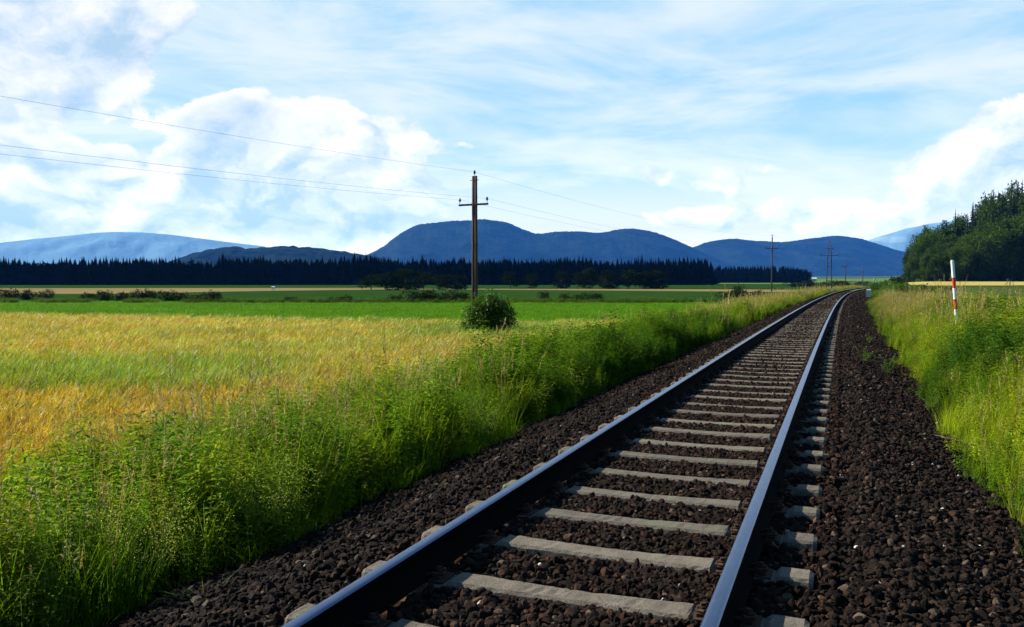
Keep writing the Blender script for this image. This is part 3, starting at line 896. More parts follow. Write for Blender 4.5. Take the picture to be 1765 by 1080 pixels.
def stems_mesh(name, H_, r, spread, mat, n=9, seed=0):
    rg = random.Random(seed); mb = MB()
    for i in range(n):
        a = rg.uniform(0, 2 * PI); e = rvec(a) * spread * rg.uniform(.3, .9) + Vector((0, 0, H_ * rg.uniform(.6, .95)))
        b = rvec(a) * spread * .1 + Vector((0, 0, -.05))
        mb.tube([b, (b * .4 + e * .6) + Vector((0, 0, .06 * H_)), e], [r, r * .7, r * .2], 6)
    return mb.mesh(name, [mat])
def part(name, me, parent):
    o = bpy.data.objects.new(name, me); COL.objects.link(o); o.parent = parent; return o

leaf_bush = leaf_mat('bush_leaf', ((.030, .072, .005), (.065, .14, .008)), .32, spec=.3, rough=.5)
leaf_hedge = leaf_mat('hedge_leaf', ((.010, .024, .003), (.022, .046, .005)), .2, spec=.08)
leaf_lush = leaf_mat('lush_leaf', ((.05, .11, .012), (.085, .16, .018)), .35)
leaf_wood = [leaf_mat('wood_leaf', ((.026, .054, .004), (.055, .095, .007)), .28, spec=.1), leaf_mat('wood_leaf_light', ((.042, .082, .005), (.078, .130, .008)), .32, spec=.1)]
needle = leaf_mat('conifer_needle', ((.012, .026, .003), (.026, .046, .005)), .12, spec=.08)
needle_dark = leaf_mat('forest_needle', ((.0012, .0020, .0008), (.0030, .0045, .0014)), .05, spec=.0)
grove_leaf = leaf_mat('grove_leaf', ((.008, .017, .003), (.017, .032, .004)), .12, spec=.0)

# ---- big bush at the foot of the pole
bp = at(840, 570, 30.0); bush = empty('bush', (bp.x, 30.0, BASE_Z))
tag(bush, 'rounded dark green leafy bush at the foot of the tall wooden pole in the barley', 'bush')
lob = [((-.15, 0, .95), (.62, .6, .62)), ((.35, .1, .95), (.55, .55, .60)), ((-.45, -.1, .45), (.42, .45, .42)), ((.25, -.2, .45), (.6, .5, .45)),
       ((-.05, .1, 1.45), (.52, .45, .42)), ((.62, 0, 1.15), (.32, .35, .34)), ((.35, 0, 1.45), (.35, .35, .33)), ((-.5, 0, 1.2), (.3, .3, .3)), ((.1, 0, 1.85), (.2, .2, .2)), ((-.35, .1, 1.62), (.2, .2, .22)), ((.82, .1, .75), (.22, .25, .2)), ((-.78, 0, .7), (.2, .22, .2)), ((.55, -.1, 1.62), (.16, .2, .17))]
lob = [((c[0] * 1.12, c[1] * 1.15, c[2] * 1.06), (r[0] * 1.06, r[1] * 1.06, r[2] * 1.04)) for c, r in lob]
part('foliage', foliage_mesh('bush_foliage', lob, 8000, (.07, .14), leaf_bush, .5, 3), bush)
part('stem', stems_mesh('bush_stems', 1.7, .028, .7, M['bark'], 11, 2), bush)

# ---- hedge row shrubs behind the green field, one by one
shr = []
for k in range(4):
    rg = random.Random(50 + k)
    lb = [((rg.uniform(-.7, .7), rg.uniform(-.4, .4), rg.uniform(.4, .9)), (rg.uniform(.5, .8), .5, rg.uniform(.4, .65))) for _ in range(5)]
    shr.append((foliage_mesh('shrub_foliage', lb, 900, (.12, .24), leaf_hedge, .6, 60 + k), stems_mesh('shrub_stems', 1.0, .03, .6, M['bark'], 6, k)))
def shrub(name, x, y, z, sc, k, label, cat, group=None, rz=0.0, me=None):
    e = empty(name, (x, y, z), rz); e.scale = sc
    tag(e, label, cat, group)
    f, st = (me or shr)[k]
    part('foliage', f, e); part('stem', st, e); return e
hedge_spec = [  # px, base row, width px, height px
    (8, 517, 40, 16), (45, 517, 38, 15), (76, 518, 34, 15), (150, 519, 40, 12), (176, 521, 26, 17), (208, 521, 36, 15), (232, 521, 30, 17), (255, 521, 42, 18), (284, 522, 36, 18),
    (315, 522, 40, 15), (345, 523, 40, 15), (370, 523, 34, 18), (498, 523, 22, 10), (570, 523, 24, 10), (592, 523, 30, 12), (680, 523, 40, 12), (712, 523, 46, 19), (740, 523, 44, 20), (770, 523, 44, 18), (798, 522, 40, 16),
    (935, 521, 20, 16), (975, 522, 34, 14), (1000, 522, 36, 14), (1030, 522, 34, 15), (1252, 519, 34, 14), (1275, 518, 40, 22), (1300, 518, 34, 14)]
place = ['at the left edge of the picture', 'left of the stubble strip', 'before the stubble strip', 'behind the barley field', 'left of the pole', 'right of the pole', 'beside the railway verge']
for i, (px, py, w, h) in enumerate(hedge_spec):
    Y = 2.43 * F / max(py - YH + 0.0, 1)
    x = (px - W / 2) / F * Y
    sx = w / F * Y / 2.3; sz = h / F * Y / 1.1
    pl = ('left of the stubble strip' if px < 100 else 'in front of the pale stubble strip' if px < 400 else 'between the stubble strip and the pole' if px < 650 else
          'just left of the tall pole' if px < 810 else 'right of the pole and bush' if px < 1100 else 'beside the railway verge near the second pole')
    shrub('field_shrub', x, Y, BASE_Z, (sx, 1.2, sz), i % 4, 'low hedge row shrub behind the green field, ' + pl, 'shrub', 'shrubs in the hedge row behind the green field, ' + pl, rz=random.uniform(-.3, .3))
# rough pale grass strip along the hedge row
n = 5200
px = RNG.uniform(-100, 1330, n); Y_ = RNG.uniform(85, 92, n); x = (px - W / 2) / F * Y_
c1 = fbm(px * .02, px * 0, 3)
k = (c1 > .40) | (px > 380); x, Y_, px = x[k], Y_[k], px[k]; n = len(x)
cc = mixc(np.array([.05, .09, .012]), np.array([.11, .16, .02]), RNG.random(n))
scatter('field_margin_grass', np.stack([x, Y_, np.full(n, BASE_Z)], 1), np.stack([0 * x, 0 * x, RNG.uniform(-PI, PI, n)], 1),
        np.stack([RNG.uniform(1.2, 2.2, n)] * 2 + [RNG.uniform(.35, .75, n)], 1), RNG.choice([0, 1, 2, 3, 11, 12], n), cc, veg, 'rough grass strip along the far side of the green field', 'grass')

# ---- leafy groves in front of the forest edge
def tree_kind(seed, H_, Rr, leafm, nf=1500, L=(.35, .8), low=.18):
    rg = random.Random(seed); lb = []
    for _ in range(11):
        a = rg.uniform(0, 2 * PI); u = rg.uniform(low, .86)
        rr = Rr * (1 - abs(u - .45) * 1.1) * rg.uniform(.3, .75)
        lb.append(((rr * math.cos(a), rr * math.sin(a), H_ * u), (Rr * rg.uniform(.34, .55), Rr * rg.uniform(.34, .55), H_ * rg.uniform(.10, .17))))
    lb.append(((0, 0, H_ * .86), (Rr * .4, Rr * .4, H_ * .13)))
    return (foliage_mesh('broadleaf_crown', lb, nf, L, leafm, .7, seed, .25), limbs_mesh('broadleaf_trunk', H_ * .85, H_ * .02, Rr * .8, M['bark'], 8, seed))
def conifer_kind(seed, H_, Rr, mat, tiers=17, core=.2):
    rg = random.Random(seed); mb = MB()
    for i in range(tiers):
        u = (i + rg.random() * .4) / tiers; z = H_ * (.10 + .88 * u); r = Rr * (1 - u) ** .85 * rg.uniform(.8, 1.12) + .12
        k = max(5, int(13 * (1 - u) + 5))
        for j in range(k):
            a = 2 * PI * (j + rg.random() * .7) / k; rr = r * rg.uniform(.7, 1.15)
            d = rvec(a)
            b = Vector((0, 0, z + .1)); tip = d * rr + Vector((0, 0, z - rr * rg.uniform(.15, .45)))
            s = rvec(a + PI / 2); w = rr * .30 + .12
            mid_ = b * .45 + tip * .55 + Vector((0, 0, .10 * rr))
            mb.add([b, mid_ + s * w, tip, mid_ - s * w, mid_ + Vector((0, 0, .08 * rr))], [(0, 4, 1), (1, 4, 2), (0, 3, 4), (4, 3, 2)], 0, rg.random())
            for sg in (-1, 1):
                p = b * .35 + tip * .65; e = p + (d * .5 + s * sg) * rr * .42 - Vector((0, 0, rr * .16))
                mb.add([p, (p + e) / 2 + d * .14 * rr, e, (p + e) / 2 - d * .10 * rr], [(0, 1, 2, 3)], 0, rg.random())
    tr = MB(); tr.tube([(0, 0, -.5), (0, 0, H_ * .5), (0, 0, H_ * .99)], [H_ * .013, H_ * .009, .02], 7)
    mb.tube([(0, 0, H_ * .10), (0, 0, H_ * .5), (0, 0, H_ * .85), (0, 0, H_ * 1.03)], [Rr * core, Rr * core * .72, Rr * core * .26, .01], 9)
    return (mb.mesh('conifer_crown', [mat]), tr.mesh('conifer_trunk', [M['bark']]))
def tree(name, x, y, z, me, sc, label, cat, group, rz):
    e = empty(name, (x, y, z), rz); e.scale = sc if hasattr(sc, '__len__') else (sc, sc, sc); tag(e, label, cat, group)
    part('crown', me[0], e); part('trunk', me[1], e); return e

grove = [tree_kind(200 + i, 8, 4.2, grove_leaf, 900, (.4, .9), .12) for i in range(3)]
grove_spec = [(640, 499, 20, 36), (668, 500, 24, 44), (700, 499, 30, 46), (730, 498, 22, 36), (758, 499, 20, 34), (788, 499, 20, 30), (880, 497, 22, 26), (915, 497, 20, 22),
              (968, 497, 24, 24), (995, 498, 22, 20), (1018, 497, 28, 28), (1045, 498, 26, 34), (1082, 498, 26, 40), (1110, 498, 24, 28), (1132, 498, 26, 34)]
for i, (px, py, h, w) in enumerate(grove_spec):
    Y = 2.43 * F / (py - YH); Y = min(Y, 300); x = (px - W / 2) / F * Y
    sz = (h * 1.12 + 4) / F * Y / 8; sx = w * 1.45 / F * Y / 7.6
    pl = ('in the thicket left of the pole' if px < 800 else 'in the short row just right of the pole' if px < 940 else 'in the row before the right end of the forest')
    tree('broadleaf_tree', x, Y, BASE_Z, grove[i % 3], (sx, sx, sz), 'small dark round tree ' + pl, 'tree', 'small round trees ' + pl, random.uniform(0, 6))

# ---- the far forest: one dark mass of conifers
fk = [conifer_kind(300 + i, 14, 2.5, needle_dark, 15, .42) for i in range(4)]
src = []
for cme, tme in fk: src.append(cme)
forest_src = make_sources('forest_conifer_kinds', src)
P_, S_ = [], []
rg = np.random.default_rng(44)
for row in range(9):
    Yr = 434 + row * 6
    xs = np.arange(-420, .236 * Yr if row < 3 else .233 * Yr, 2.2)
    for x in xs:
        xx = x + rg.uniform(-1.2, 1.2); yy = Yr + rg.uniform(-4, 4)
        hs = .92 + .42 * (fbm(xx * .035, 3.3, 4) - .5) + .26 * (vnoise(xx * .25, row) - .5) + rg.normal(0, .06) + .035 * row / 6
        P_.append((xx, yy)); S_.append(hs if rg.random() < .8 else hs * .86)
for row in range(6):
    Yr = 690 + row * 10
    for x in np.arange(120, .352 * Yr, 3.2):
        if x > .315 * Yr and row < 3 and False: continue
        P_.append((x + rg.uniform(-1.4, 1.4), Yr + rg.uniform(-4, 4) - .0 * x)); S_.append(1.02 + .10 * (fbm(x * .05, 8, 2) - .5) + rg.normal(0, .05) - .25 * sstep(.325 * Yr, .352 * Yr, x))
P_ = np.array(P_); S_ = np.array(S_); n = len(P_)
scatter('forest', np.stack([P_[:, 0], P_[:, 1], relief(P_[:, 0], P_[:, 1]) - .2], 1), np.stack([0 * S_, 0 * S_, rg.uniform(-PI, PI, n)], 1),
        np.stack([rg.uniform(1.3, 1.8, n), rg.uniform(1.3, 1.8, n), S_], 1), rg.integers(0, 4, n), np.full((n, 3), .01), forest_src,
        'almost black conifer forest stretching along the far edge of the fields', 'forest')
# understorey along the forest front so that no light shows between the stems
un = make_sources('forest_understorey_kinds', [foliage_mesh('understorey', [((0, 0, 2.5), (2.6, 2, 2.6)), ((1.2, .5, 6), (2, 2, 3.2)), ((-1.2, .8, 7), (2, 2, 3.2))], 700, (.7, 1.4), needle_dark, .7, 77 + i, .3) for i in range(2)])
ux = np.concatenate([np.arange(-420, 101, 2.8), np.arange(120, 246, 3.4)]); uy = np.where(ux < 110, 436, 697) + rg.uniform(-1, 3, len(ux))
n = len(ux)
scatter('forest_undergrowth', np.stack([ux, uy, relief(ux, uy)], 1), np.stack([0 * ux, 0 * ux, rg.uniform(-PI, PI, n)], 1), np.stack([rg.uniform(.8, 1.2, n)] * 3, 1),
        rg.integers(0, 2, n), np.full((n, 3), .01), un, 'dark undergrowth along the foot of the conifer forest', 'undergrowth')

# ---- the wood on the rise at the right: every tree its own
bl = [tree_kind(400 + i, 16, 5.2, leaf_wood[i % 2], 3400, (.35, .85), .10) for i in range(5)]
co = [conifer_kind(450 + i, 22, 3.8, needle, 22) for i in range(3)]
TOPS = [(1560, 440), (1575, 420), (1590, 402), (1605, 400), (1622, 392), (1640, 376), (1660, 370), (1668, 354), (1680, 365), (1700, 345), (1712, 330), (1730, 332), (1745, 322), (1765, 319), (1900, 305)]
tpx = [a for a, b in TOPS]; tpy = [b for a, b in TOPS]
wr = random.Random(12)
spots = []
for row in range(8):
    Y = 332 + row * 9
    px = 1563 + wr.uniform(0, 8)
    while px < 1800:
        spots.append((px + wr.uniform(-4, 4), Y + wr.uniform(-4, 4), row)); px += (13.5 + 2 * row) * wr.uniform(.8, 1.2)
for px, Y, row in spots:
    x = (px - W / 2) / F * Y; z = float(relief(x, Y))
    ztop = CAM_H + (YH - np.interp(px, tpx, tpy)) / F * Y * 1.05
    full = max(ztop - z, 6)
    hgt = full * (min(.58 + .11 * row, 1.0)) * (wr.uniform(.85, 1.02) if row < 3 else wr.uniform(.93, 1.06))
    hgt = min(hgt, 36 if row > 2 else (19 + 8 * float(sstep(1640, 1740, px))))
    con = (row >= 2 and wr.random() < .62 and px > 1600)
    where = ('at the left end of the right wood' if px < 1610 else 'in the wood behind the striped pole' if px < 1690 else 'at the tall right end of the wood')
    depth = 'at the front edge' if row < 2 else 'higher up the slope'
    if con:
        m_ = co[wr.randrange(3)]; s = hgt / 22
        tree('conifer_tree', x, Y, z, m_, (s * 1.1, s * 1.1, s), 'dark conifer ' + depth + ' ' + where, 'tree', 'conifers ' + depth + ', ' + where, wr.uniform(0, 6))
    else:
        m_ = bl[wr.randrange(5)]; s = hgt / 16; w_ = max(.75, min(s, 1.25)) * wr.uniform(.9, 1.15) * (.62 if px < 1600 else .85 if px < 1630 else 1.0)
        tree('broadleaf_tree', x, Y, z, m_, (w_, w_, s), 'green broadleaf tree ' + depth + ' ' + where, 'tree', 'broadleaf trees ' + depth + ', ' + where, wr.uniform(0, 6))

# ---- shrubs right of the bend
lus = []
for k in range(3):
    rg_ = random.Random(80 + k)
    lb = [((rg_.uniform(-.7, .7), rg_.uniform(-.6, .6), rg_.uniform(.35, .95)), (rg_.uniform(.45, .7), .6, rg_.uniform(.35, .6))) for _ in range(6)]
    lus.append((foliage_mesh('lush_foliage', lb, 1500, (.10, .20), leaf_lush, .55, 90 + k), stems_mesh('lush_stems', 1.0, .02, .6, M['bark'], 6, 20 + k)))
bend = [(118, 3.4, 1.2, 'leafy green shrub beside the rails where the track leaves view'), (104, 4.6, 1.25, 'bright green shrub at the bend, behind the white stone post'),
        (92, 5.2, 1.2, 'broad green shrub just right of the white stone post'), (80, 5.6, 1.15, 'green shrub in front of the white stone post, behind the dry grass'),
        (70, 7.0, 1.1, 'low green shrub between the dry grass and the crop rows')]
for i, (s, nq, sc, lab) in enumerate(bend):
    x, y, t = (float(v) for v in sn_xy(s, nq))
    shrub('verge_shrub', x, y, float(bed_z(nq)) , (sc * 1.3, sc * 1.3, sc * 1.05), i % 3, lab, 'shrub', 'green shrubs at the bend of the track', rz=i * 1.3, me=lus)
p = at(1551, 497, 128)
shrub('verge_shrub', p.x, 128, BASE_Z, (2.0, 2.0, 2.35), 1, 'dark rounded shrub at the left end of the golden strip', 'shrub')
p = at(1532, 497, 150)
shrub('verge_shrub', p.x, 150, BASE_Z, (2.2, 2.0, 2.0), 2, 'dark shrub where the rails disappear at the bend', 'shrub')
for i, (px, w, h) in enumerate([(1365, 30, 7), (1395, 46, 10), (1425, 40, 8), (1452, 44, 9), (1480, 40, 8)]):
    Y = 300 + 8 * i; x = (px - W / 2) / F * Y
    shrub('field_shrub', x, Y, BASE_Z, (w / F * Y / 2.3, 3, h / F * Y / 1.1), i % 4,
          'dark distant shrub in the hedge line before the pale meadow', 'shrub', 'distant hedge line before the pale meadow')

# ================================================================== POLES AND WIRES
LINE = Vector((25.1, 46.0, 0)).normalized(); LAZ = math.atan2(LINE.y, LINE.x)
def pole_twin(name, base, top_z, label, hs=1.0):
    e = empty(name, base, LAZ - PI / 2)      # local x = across the line, y = along it
    tag(e, label, 'utility pole', 'wooden utility poles of the overhead line')
    H_ = top_z - base[2]
    for s in (-1, 1):
        mb = MB(); mb.tube([(s * .064, 0, -.4), (s * .059, 0, H_ * .5), (s * .053, 0, H_)], [.066, .060, .053], 14)
        mb.build('post', M['wood'], e, True)
    mb = MB(); mb.box((0, -.09, H_ - 1.05), (1.24, .06, .07))
    mb.build('crossarm', M['iron'], e)
    mb = MB()
    for z in (H_ * .35, H_ * .6, H_ - .15):
        mb.tube([(-.18, 0, z), (.18, 0, z)], .012, 6)
        mb.box((0, 0, z), (.06, .17, .02))
    mb.build('coupling_bolt', M['iron'], e)
    for s, z in ((-1, H_ - 1.0), (1, H_ - 1.0), (0, H_)):
        mb = MB(); x = s * .58; y = -.09 if s else 0
        mb.tube([(x, y, z), (x, y, z + .11)], .012, 6)
        mb.tube([(x, y, z + .08), (x, y, z + .10), (x, y, z + .135), (x, y, z + .155), (x, y, z + .185), (x, y, z + .2)], [.03, .044, .046, .026, .04, .03], 10, 1)
        mb.build('insulator', [M['iron'], M['glazed']], e, True)
    return e, H_
DARKW = mat_plain('grey_timber', (.030, .026, .024), (.07, .06, .055), 12, .9)
def pole_single(name, base, top_z, label, r=.07):
    e = empty(name, base, LAZ - PI / 2); tag(e, label, 'utility pole', 'wooden utility poles of the overhead line')
    H_ = top_z - base[2]
    mb = MB(); mb.tube([(0, 0, -.4), (0, 0, H_ * .5), (0, 0, H_)], [r, r * .88, r * .72], 12); mb.build('post', DARKW, e, True)
    mb = MB(); mb.box((0, -.11, H_ - 1.05), (1.24, .07, .08)); mb.build('crossarm', M['iron'], e)
    for s, z in ((-1, H_ - 1.0), (1, H_ - 1.0), (0, H_)):
        mb = MB(); x = s * .58; y = -.11 if s else 0
        mb.tube([(x, y, z), (x, y, z + .10)], .015, 6)
        mb.tube([(x, y, z + .08), (x, y, z + .135), (x, y, z + .155), (x, y, z + .2)], [.04, .055, .035, .04], 8, 1); mb.build('insulator', [M['iron'], M['glazed']], e, True)
    return e, H_
def pole_frame(name, base, top_z, label):
    e = empty(name, base, LAZ - PI / 2); tag(e, label, 'utility pole', 'wooden utility poles of the overhead line')
    H_ = top_z - base[2]
    for s in (-1, 1):
        mb = MB(); mb.tube([(s * .40, 0, -.4), (s * .27, 0, H_ * .62), (s * .13, 0, H_)], [.065, .06, .05], 12); mb.build('post', DARKW, e, True)
    mb = MB(); mb.box((0, -.12, H_ - 2.0), (2.5, .07, .07)); mb.build('crossarm', M['iron'], e)
    mb = MB(); mb.box((0, -.12, H_ - 1.0), (1.1, .05, .06)); mb.build('crossarm', M['iron'], e)
    for z in (H_ * .3, H_ * .55):
        mb = MB(); mb.box((0, 0, z), (.60, .06, .08)); mb.build('brace', DARKW, e)
    for s, z in ((-1, H_ - 1.9), (1, H_ - 1.9), (0, H_ - .05)):
        mb = MB(); x = s * 1.15
        mb.tube([(x, -.05, z), (x, -.05, z + .12)], .02, 6); mb.tube([(x, -.05, z + .1), (x, -.05, z + .16), (x, -.05, z + .26)], [.05, .06, .04], 8, 1); mb.build('insulator', [M['iron'], M['glazed']], e, True)
    return e, H_
b1 = at(818.5, 570, 31.0)
P1 = Vector((b1.x, 31.0, BASE_Z)); T1 = at(818.5, 303, 31.0).z
e1, H1 = pole_twin('utility_pole', P1, T1, 'tall twin post wooden pole with a crossarm rising behind the dark bush')
P0 = P1 - LINE * 52.0
e0, H0 = pole_twin('utility_pole', P0, T1, 'twin post wooden pole of the same line, outside the picture on the left')
b2 = at(1330, 500, 77.0); P2 = Vector((b2.x, 77.0, BASE_Z)); T2 = at(1330, 408, 77).z
e2, H2 = pole_single('utility_pole', P2, T2, 'single wooden pole beside the railway before the end of the forest')
b3 = at(1429, 490, 119.0); P3 = Vector((b3.x, 119.0, BASE_Z)); T3 = at(1429, 416, 119).z
e3, H3 = pole_frame('utility_pole', P3, T3, 'double legged wooden pole with a wide crossarm before the blue ridge')
b4 = at(1457, 490, 174.0); P4 = Vector((b4.x, 174.0, BASE_Z)); T4 = at(1457, 450, 174).z
e4, H4 = pole_single('utility_pole', P4, T4, 'small distant wooden pole just right of the double legged pole', .10)
b5 = at(1487, 490, 240.0); P5 = Vector((b5.x, 240.0, BASE_Z)); T5 = at(1487, 462, 240).z
e5, H5 = pole_single('utility_pole', P5, T5, 'farthest tiny pole above the bend of the railway', .12)

ACR = Vector((math.cos(LAZ - PI / 2), math.sin(LAZ - PI / 2), 0))
def att(P, H_, off, drop): return P + ACR * off + Vector((0, 0, H_ + drop + .15))
sets = [(0, 0, .05), (-.58, -1.0, .0), (.58, -1.0, .0)]
wl = ['top wire of the overhead line, running over the pole heads', 'lower wire on the field side of the crossarms', 'lower wire on the railway side of the crossarms']
for (off, drop, _), lab in zip(sets, wl):
    A = [att(P0, H0, off, drop), att(P1, H1, off, drop), att(P2, H2, off, drop),
         att(P3, H3, off * 2.0, -1.9 if off else 0), att(P4, H4, off, drop), att(P5, H5, off, drop)]
    pts = []
    for a, b in zip(A[:-1], A[1:]):
        L = (b - a).length; sag = L * L / 4600
        for i in range(16):
            u = i / 16; pts.append(a.lerp(b, u) - Vector((0, 0, 4 * sag * u * (1 - u))))
    pts.append(A[-1])
    mb = MB(); mb.tube(pts, .0028, 5)
    tag(mb.build('overhead_wire', M['wire'], smooth=True), lab, 'wire', 'wires of the overhead line')

# ================================================================== SMALL THINGS
# red and white marker pole
Yp = 20.0; pb = at(1648.5, 545, Yp); pt = at(1641.5, 449, Yp)
gz_ = -.52
tilt = (pt.x - pb.x) / (pt.z - pb.z)
mk = empty('marker_pole', (pb.x - tilt * (pb.z - gz_), Yp, gz_))
tag(mk, 'leaning red and white striped marker pole standing in the weeds right of the track', 'marker pole')
zs = [gz_ - .3] + [at(1645, q, Yp).z for q in (533, 515, 496, 478)] + [pt.z]
mb = MB()
bands = [1, 2, 1, 2, 1]
zz = [gz_ - .3, at(0, 533, Yp).z, at(0, 515, Yp).z, at(0, 496, Yp).z, at(0, 478, Yp).z, pt.z]
for i in range(5):
    mb.tube([(tilt * (zz[i] - gz_), 0, zz[i] - gz_), (tilt * (zz[i + 1] - gz_), 0, zz[i + 1] - gz_)],   .038, 16, bands[i] - 1, cap=False)
mb.tube([(tilt * (zz[5] - gz_), 0, zz[5] - gz_), (tilt * (zz[5] - gz_), 0, zz[5] - gz_ + .012)], [.038, .026], 16, 0)
mb.build('striped_shaft', [M['white'], M['red']], mk, True)

# white kilometre stone
sx, sy, stt = (float(v) for v in sn_xy(92, 2.72))
ks = empty('kilometre_stone', (sx, sy, float(bed_z(2.72)) + .10), -stt); tag(ks, 'squat pale stone post at the ballast edge where the track bends', 'stone post')
mb = MB()
vs = []; fs = []
for z, w, d in ((-.3, .25, .17), (.74, .235, .155), (.80, .20, .12), (.82, .14, .07)):
    vs += [(-w, -d, z), (w, -d, z), (w, d, z), (-w, d, z)]
for i in range(3):
    for j in range(4): fs.append((i * 4 + j, i * 4 + (j + 1) % 4, (i + 1) * 4 + (j + 1) % 4, (i + 1) * 4 + j))
fs.append((12, 13, 14, 15)); mb.add(vs, fs); mb.build('stone_body', M['stonew'], ks)
mb = MB(); mb.box((0, 0, -.05), (.62, .46, .22)); mb.build('footing', M['conc'], ks)

# small white marker left of the rails at the bend
sx, sy, stt = (float(v) for v in sn_xy(127, -2.6))
wm = empty('trackside_marker', (sx, sy, float(bed_z(-2.6))), -stt); tag(wm, 'small white board on a short post left of the rails at the bend', 'marker')
mb = MB(); mb.tube([(0, 0, -.3), (0, 0, .55)], .04, 8); mb.build('post', M['iron'], wm, True)
mb = MB(); mb.box((0, -.06, .62), (.42, .04, .36)); mb.build('board', M['white'], wm)
# signal lamps-like white boards beyond the bend
for (px, py, Y, lab) in ((1507.5, 481, 210, 'tiny white board on a thin post where the rails vanish'), (1539.5, 485, 190, 'tiny white board on a thin post above the shrubs at the bend')):
    p = at(px, py, Y); q = empty('trackside_marker', (p.x, Y, BASE_Z)); tag(q, lab, 'marker')
    mb = MB(); mb.tube([(0, 0, -.3), (0, 0, p.z - BASE_Z)], .05, 8); mb.build('post', M['iron'], q, True)
    mb = MB(); mb.box((0, -.08, p.z - BASE_Z), (.45, .05, .45)); mb.build('board', M['white'], q)

# small white hut in the stubble field
p = at(471, 500.5, 185); hut = empty('field_hut', (p.x, 185, BASE_Z), .25); hut.scale = (.66, .66, .8); tag(hut, 'tiny white box hut alone on the pale stubble strip', 'hut')
zb = 0.25
mb = MB(); mb.box((0, 0, .95), (.95, .8, .62)); mb.build('wall', M['white'], hut)
mb = MB()
for sgx in (-1, 1):
    for sgy in (-1, 1): mb.tube([(sgx * .36, sgy * .28, -.2), (sgx * .36, sgy * .28, .64)], .04, 6)
mb.build('leg', M['bark'], hut)
mb = MB(); mb.add([(-.55, -.46, 1.262), (.55, -.46, 1.262), (.55, .46, 1.262), (-.55, .46, 1.262), (-.55, 0, 1.42), (.55, 0, 1.42)],
                  [(0, 3, 2, 1), (0, 1, 5, 4), (2, 3, 4, 5), (0, 4, 3), (1, 2, 5)]); mb.build('roof', M['white'], hut)

# long low farm building far away
p = at(1401, 479, 1150); gzz = float(relief(p.x, 1150)); fb = empty('farm_building', (p.x, 1150, gzz), .1)
tag(fb, 'long low pale farm building at the end of the far forest', 'building')
mb = MB(); mb.box((0, 0, 1.5), (8.5, 6, 4)); mb.build('wall', M['stonew'], fb)
mb = MB(); mb.add([(-4.7, -3.5, 3.51), (4.7, -3.5, 3.51), (4.7, 3.5, 3.51), (-4.7, 3.5, 3.51), (-4.7, 0, 5.2), (4.7, 0, 5.2)],
                  [(0, 3, 2, 1), (0, 1, 5, 4), (2, 3, 4, 5), (0, 4, 3), (1, 2, 5)]); mb.build('roof', M['white'], fb)

# hunting stand in front of the wood
p = at(1741, 489, 260); hz = float(relief(p.x, 260)); hs = empty('hunting_stand', (p.x, 260, hz), .2)
tag(hs, 'small dark wooden hunting stand on legs in the golden strip before the wood', 'hunting stand')
for a, b in ((-1, -1), (1, -1), (-1, 1), (1, 1)):
    mb = MB(); mb.tube([(a * .75, b * .6, -.3), (a * .5, b * .4, 2.2)], .07, 6); mb.build('leg', M['bark'], hs)
mb = MB(); mb.box((0, 0, 1.62), (1.5, 1.1, .10)); mb.build('platform', M['bark'], hs)
mb = MB(); mb.box((0, 0, 2.27), (1.7, 1.3, .10)); mb.build('roof', M['bark'], hs)

# ---- single plants one can point at
def bed_clump(px, py, Y, sc, label, seed, n=26):
    random.seed(seed); p = at(px, py, Y); s, q = xy_sn(np.array([p.x]), np.array([Y])); z = float(bed_z(q[0]))
    o = tuft_bedstraw(n, (.45, .75), 80).build('bedstraw_plant', VM_FIX, loc=(p.x, Y, z)); o.scale = (sc,) * 3
    tag(o, label, 'plant', 'pale flowering plants at the ballast edge'); return o
fix_grass = leaf_mat('tuft_blade', ((.10, .19, .025), (.17, .27, .05)), .4); fix_leaf = leaf_mat('tuft_leaf', ((.06, .12, .012), (.12, .18, .02)), .35)
VM_FIX = [fix_grass, fix_leaf, M['straw'], M['seed'], M['stalkg'], M['flower']]
bed_clump(250, 935, 5.1, 1.0, 'pale yellow green flowering clump low in the verge at the far left', 1)
bed_clump(470, 905, 5.7, 1.05, 'larger pale flowering clump overhanging the left ballast edge', 2, 34)
bed_clump(830, 790, 9.3, .9, 'smaller pale flowering clump farther along the left ballast edge', 3, 18)
random.seed(9)
p = at(352, 1000, 4.6); mb = MB()
for _ in range(46):
    a = random.uniform(0, 2 * PI); r = .05 * random.random()
    blade(mb, Vector((r * math.cos(a), r * math.sin(a), -.02)), a, random.uniform(.12, .26), random.uniform(.5, 1.2), .008)
o = mb.build('grass_tuft', [fix_grass], loc=(p.x, 4.6, -.52)); tag(o, 'fresh bright green grass tuft at the edge of the left ballast', 'grass tuft')
def small_weed(s, q, sc, seed, label):
    random.seed(seed); x, y, t = (float(v) for v in sn_xy(s, q)); mb = MB()
    for _ in range(9):
        a = random.uniform(0, 2 * PI); H_ = random.uniform(.12, .3); d = rvec(a); b = d * .03 * random.random(); ln = random.uniform(.2, .9)
        blade(mb, b, a, H_, ln, .004, 0, 3, 1.6)
        for j in range(9):
            u = .2 + .8 * j / 8; p_ = b + Vector((0, 0, H_ * (u - .22 * ln * u ** 3))) + d * (H_ * ln * u ** 1.6)
            leafq(mb, p_, rvec(random.uniform(0, 6.3)) + Vector((0, 0, random.uniform(-.2, .6))), Vector((0, 0, 1)), random.uniform(.03, .06), .024, 1)
    o = mb.build('weed', [fix_grass, fix_leaf], loc=(x, y, float(bed_z(q)) + .02)); o.scale = (sc,) * 3
    tag(o, label, 'weed', 'small weeds growing in the right ballast')
small_weed(17.3, 1.62, 1.2, 1, 'small green weed alone in the ballast right of the rails')
small_weed(16.2, 2.0, 1.3, 2, 'green weed near the edge of the right ballast, beside the lone one')
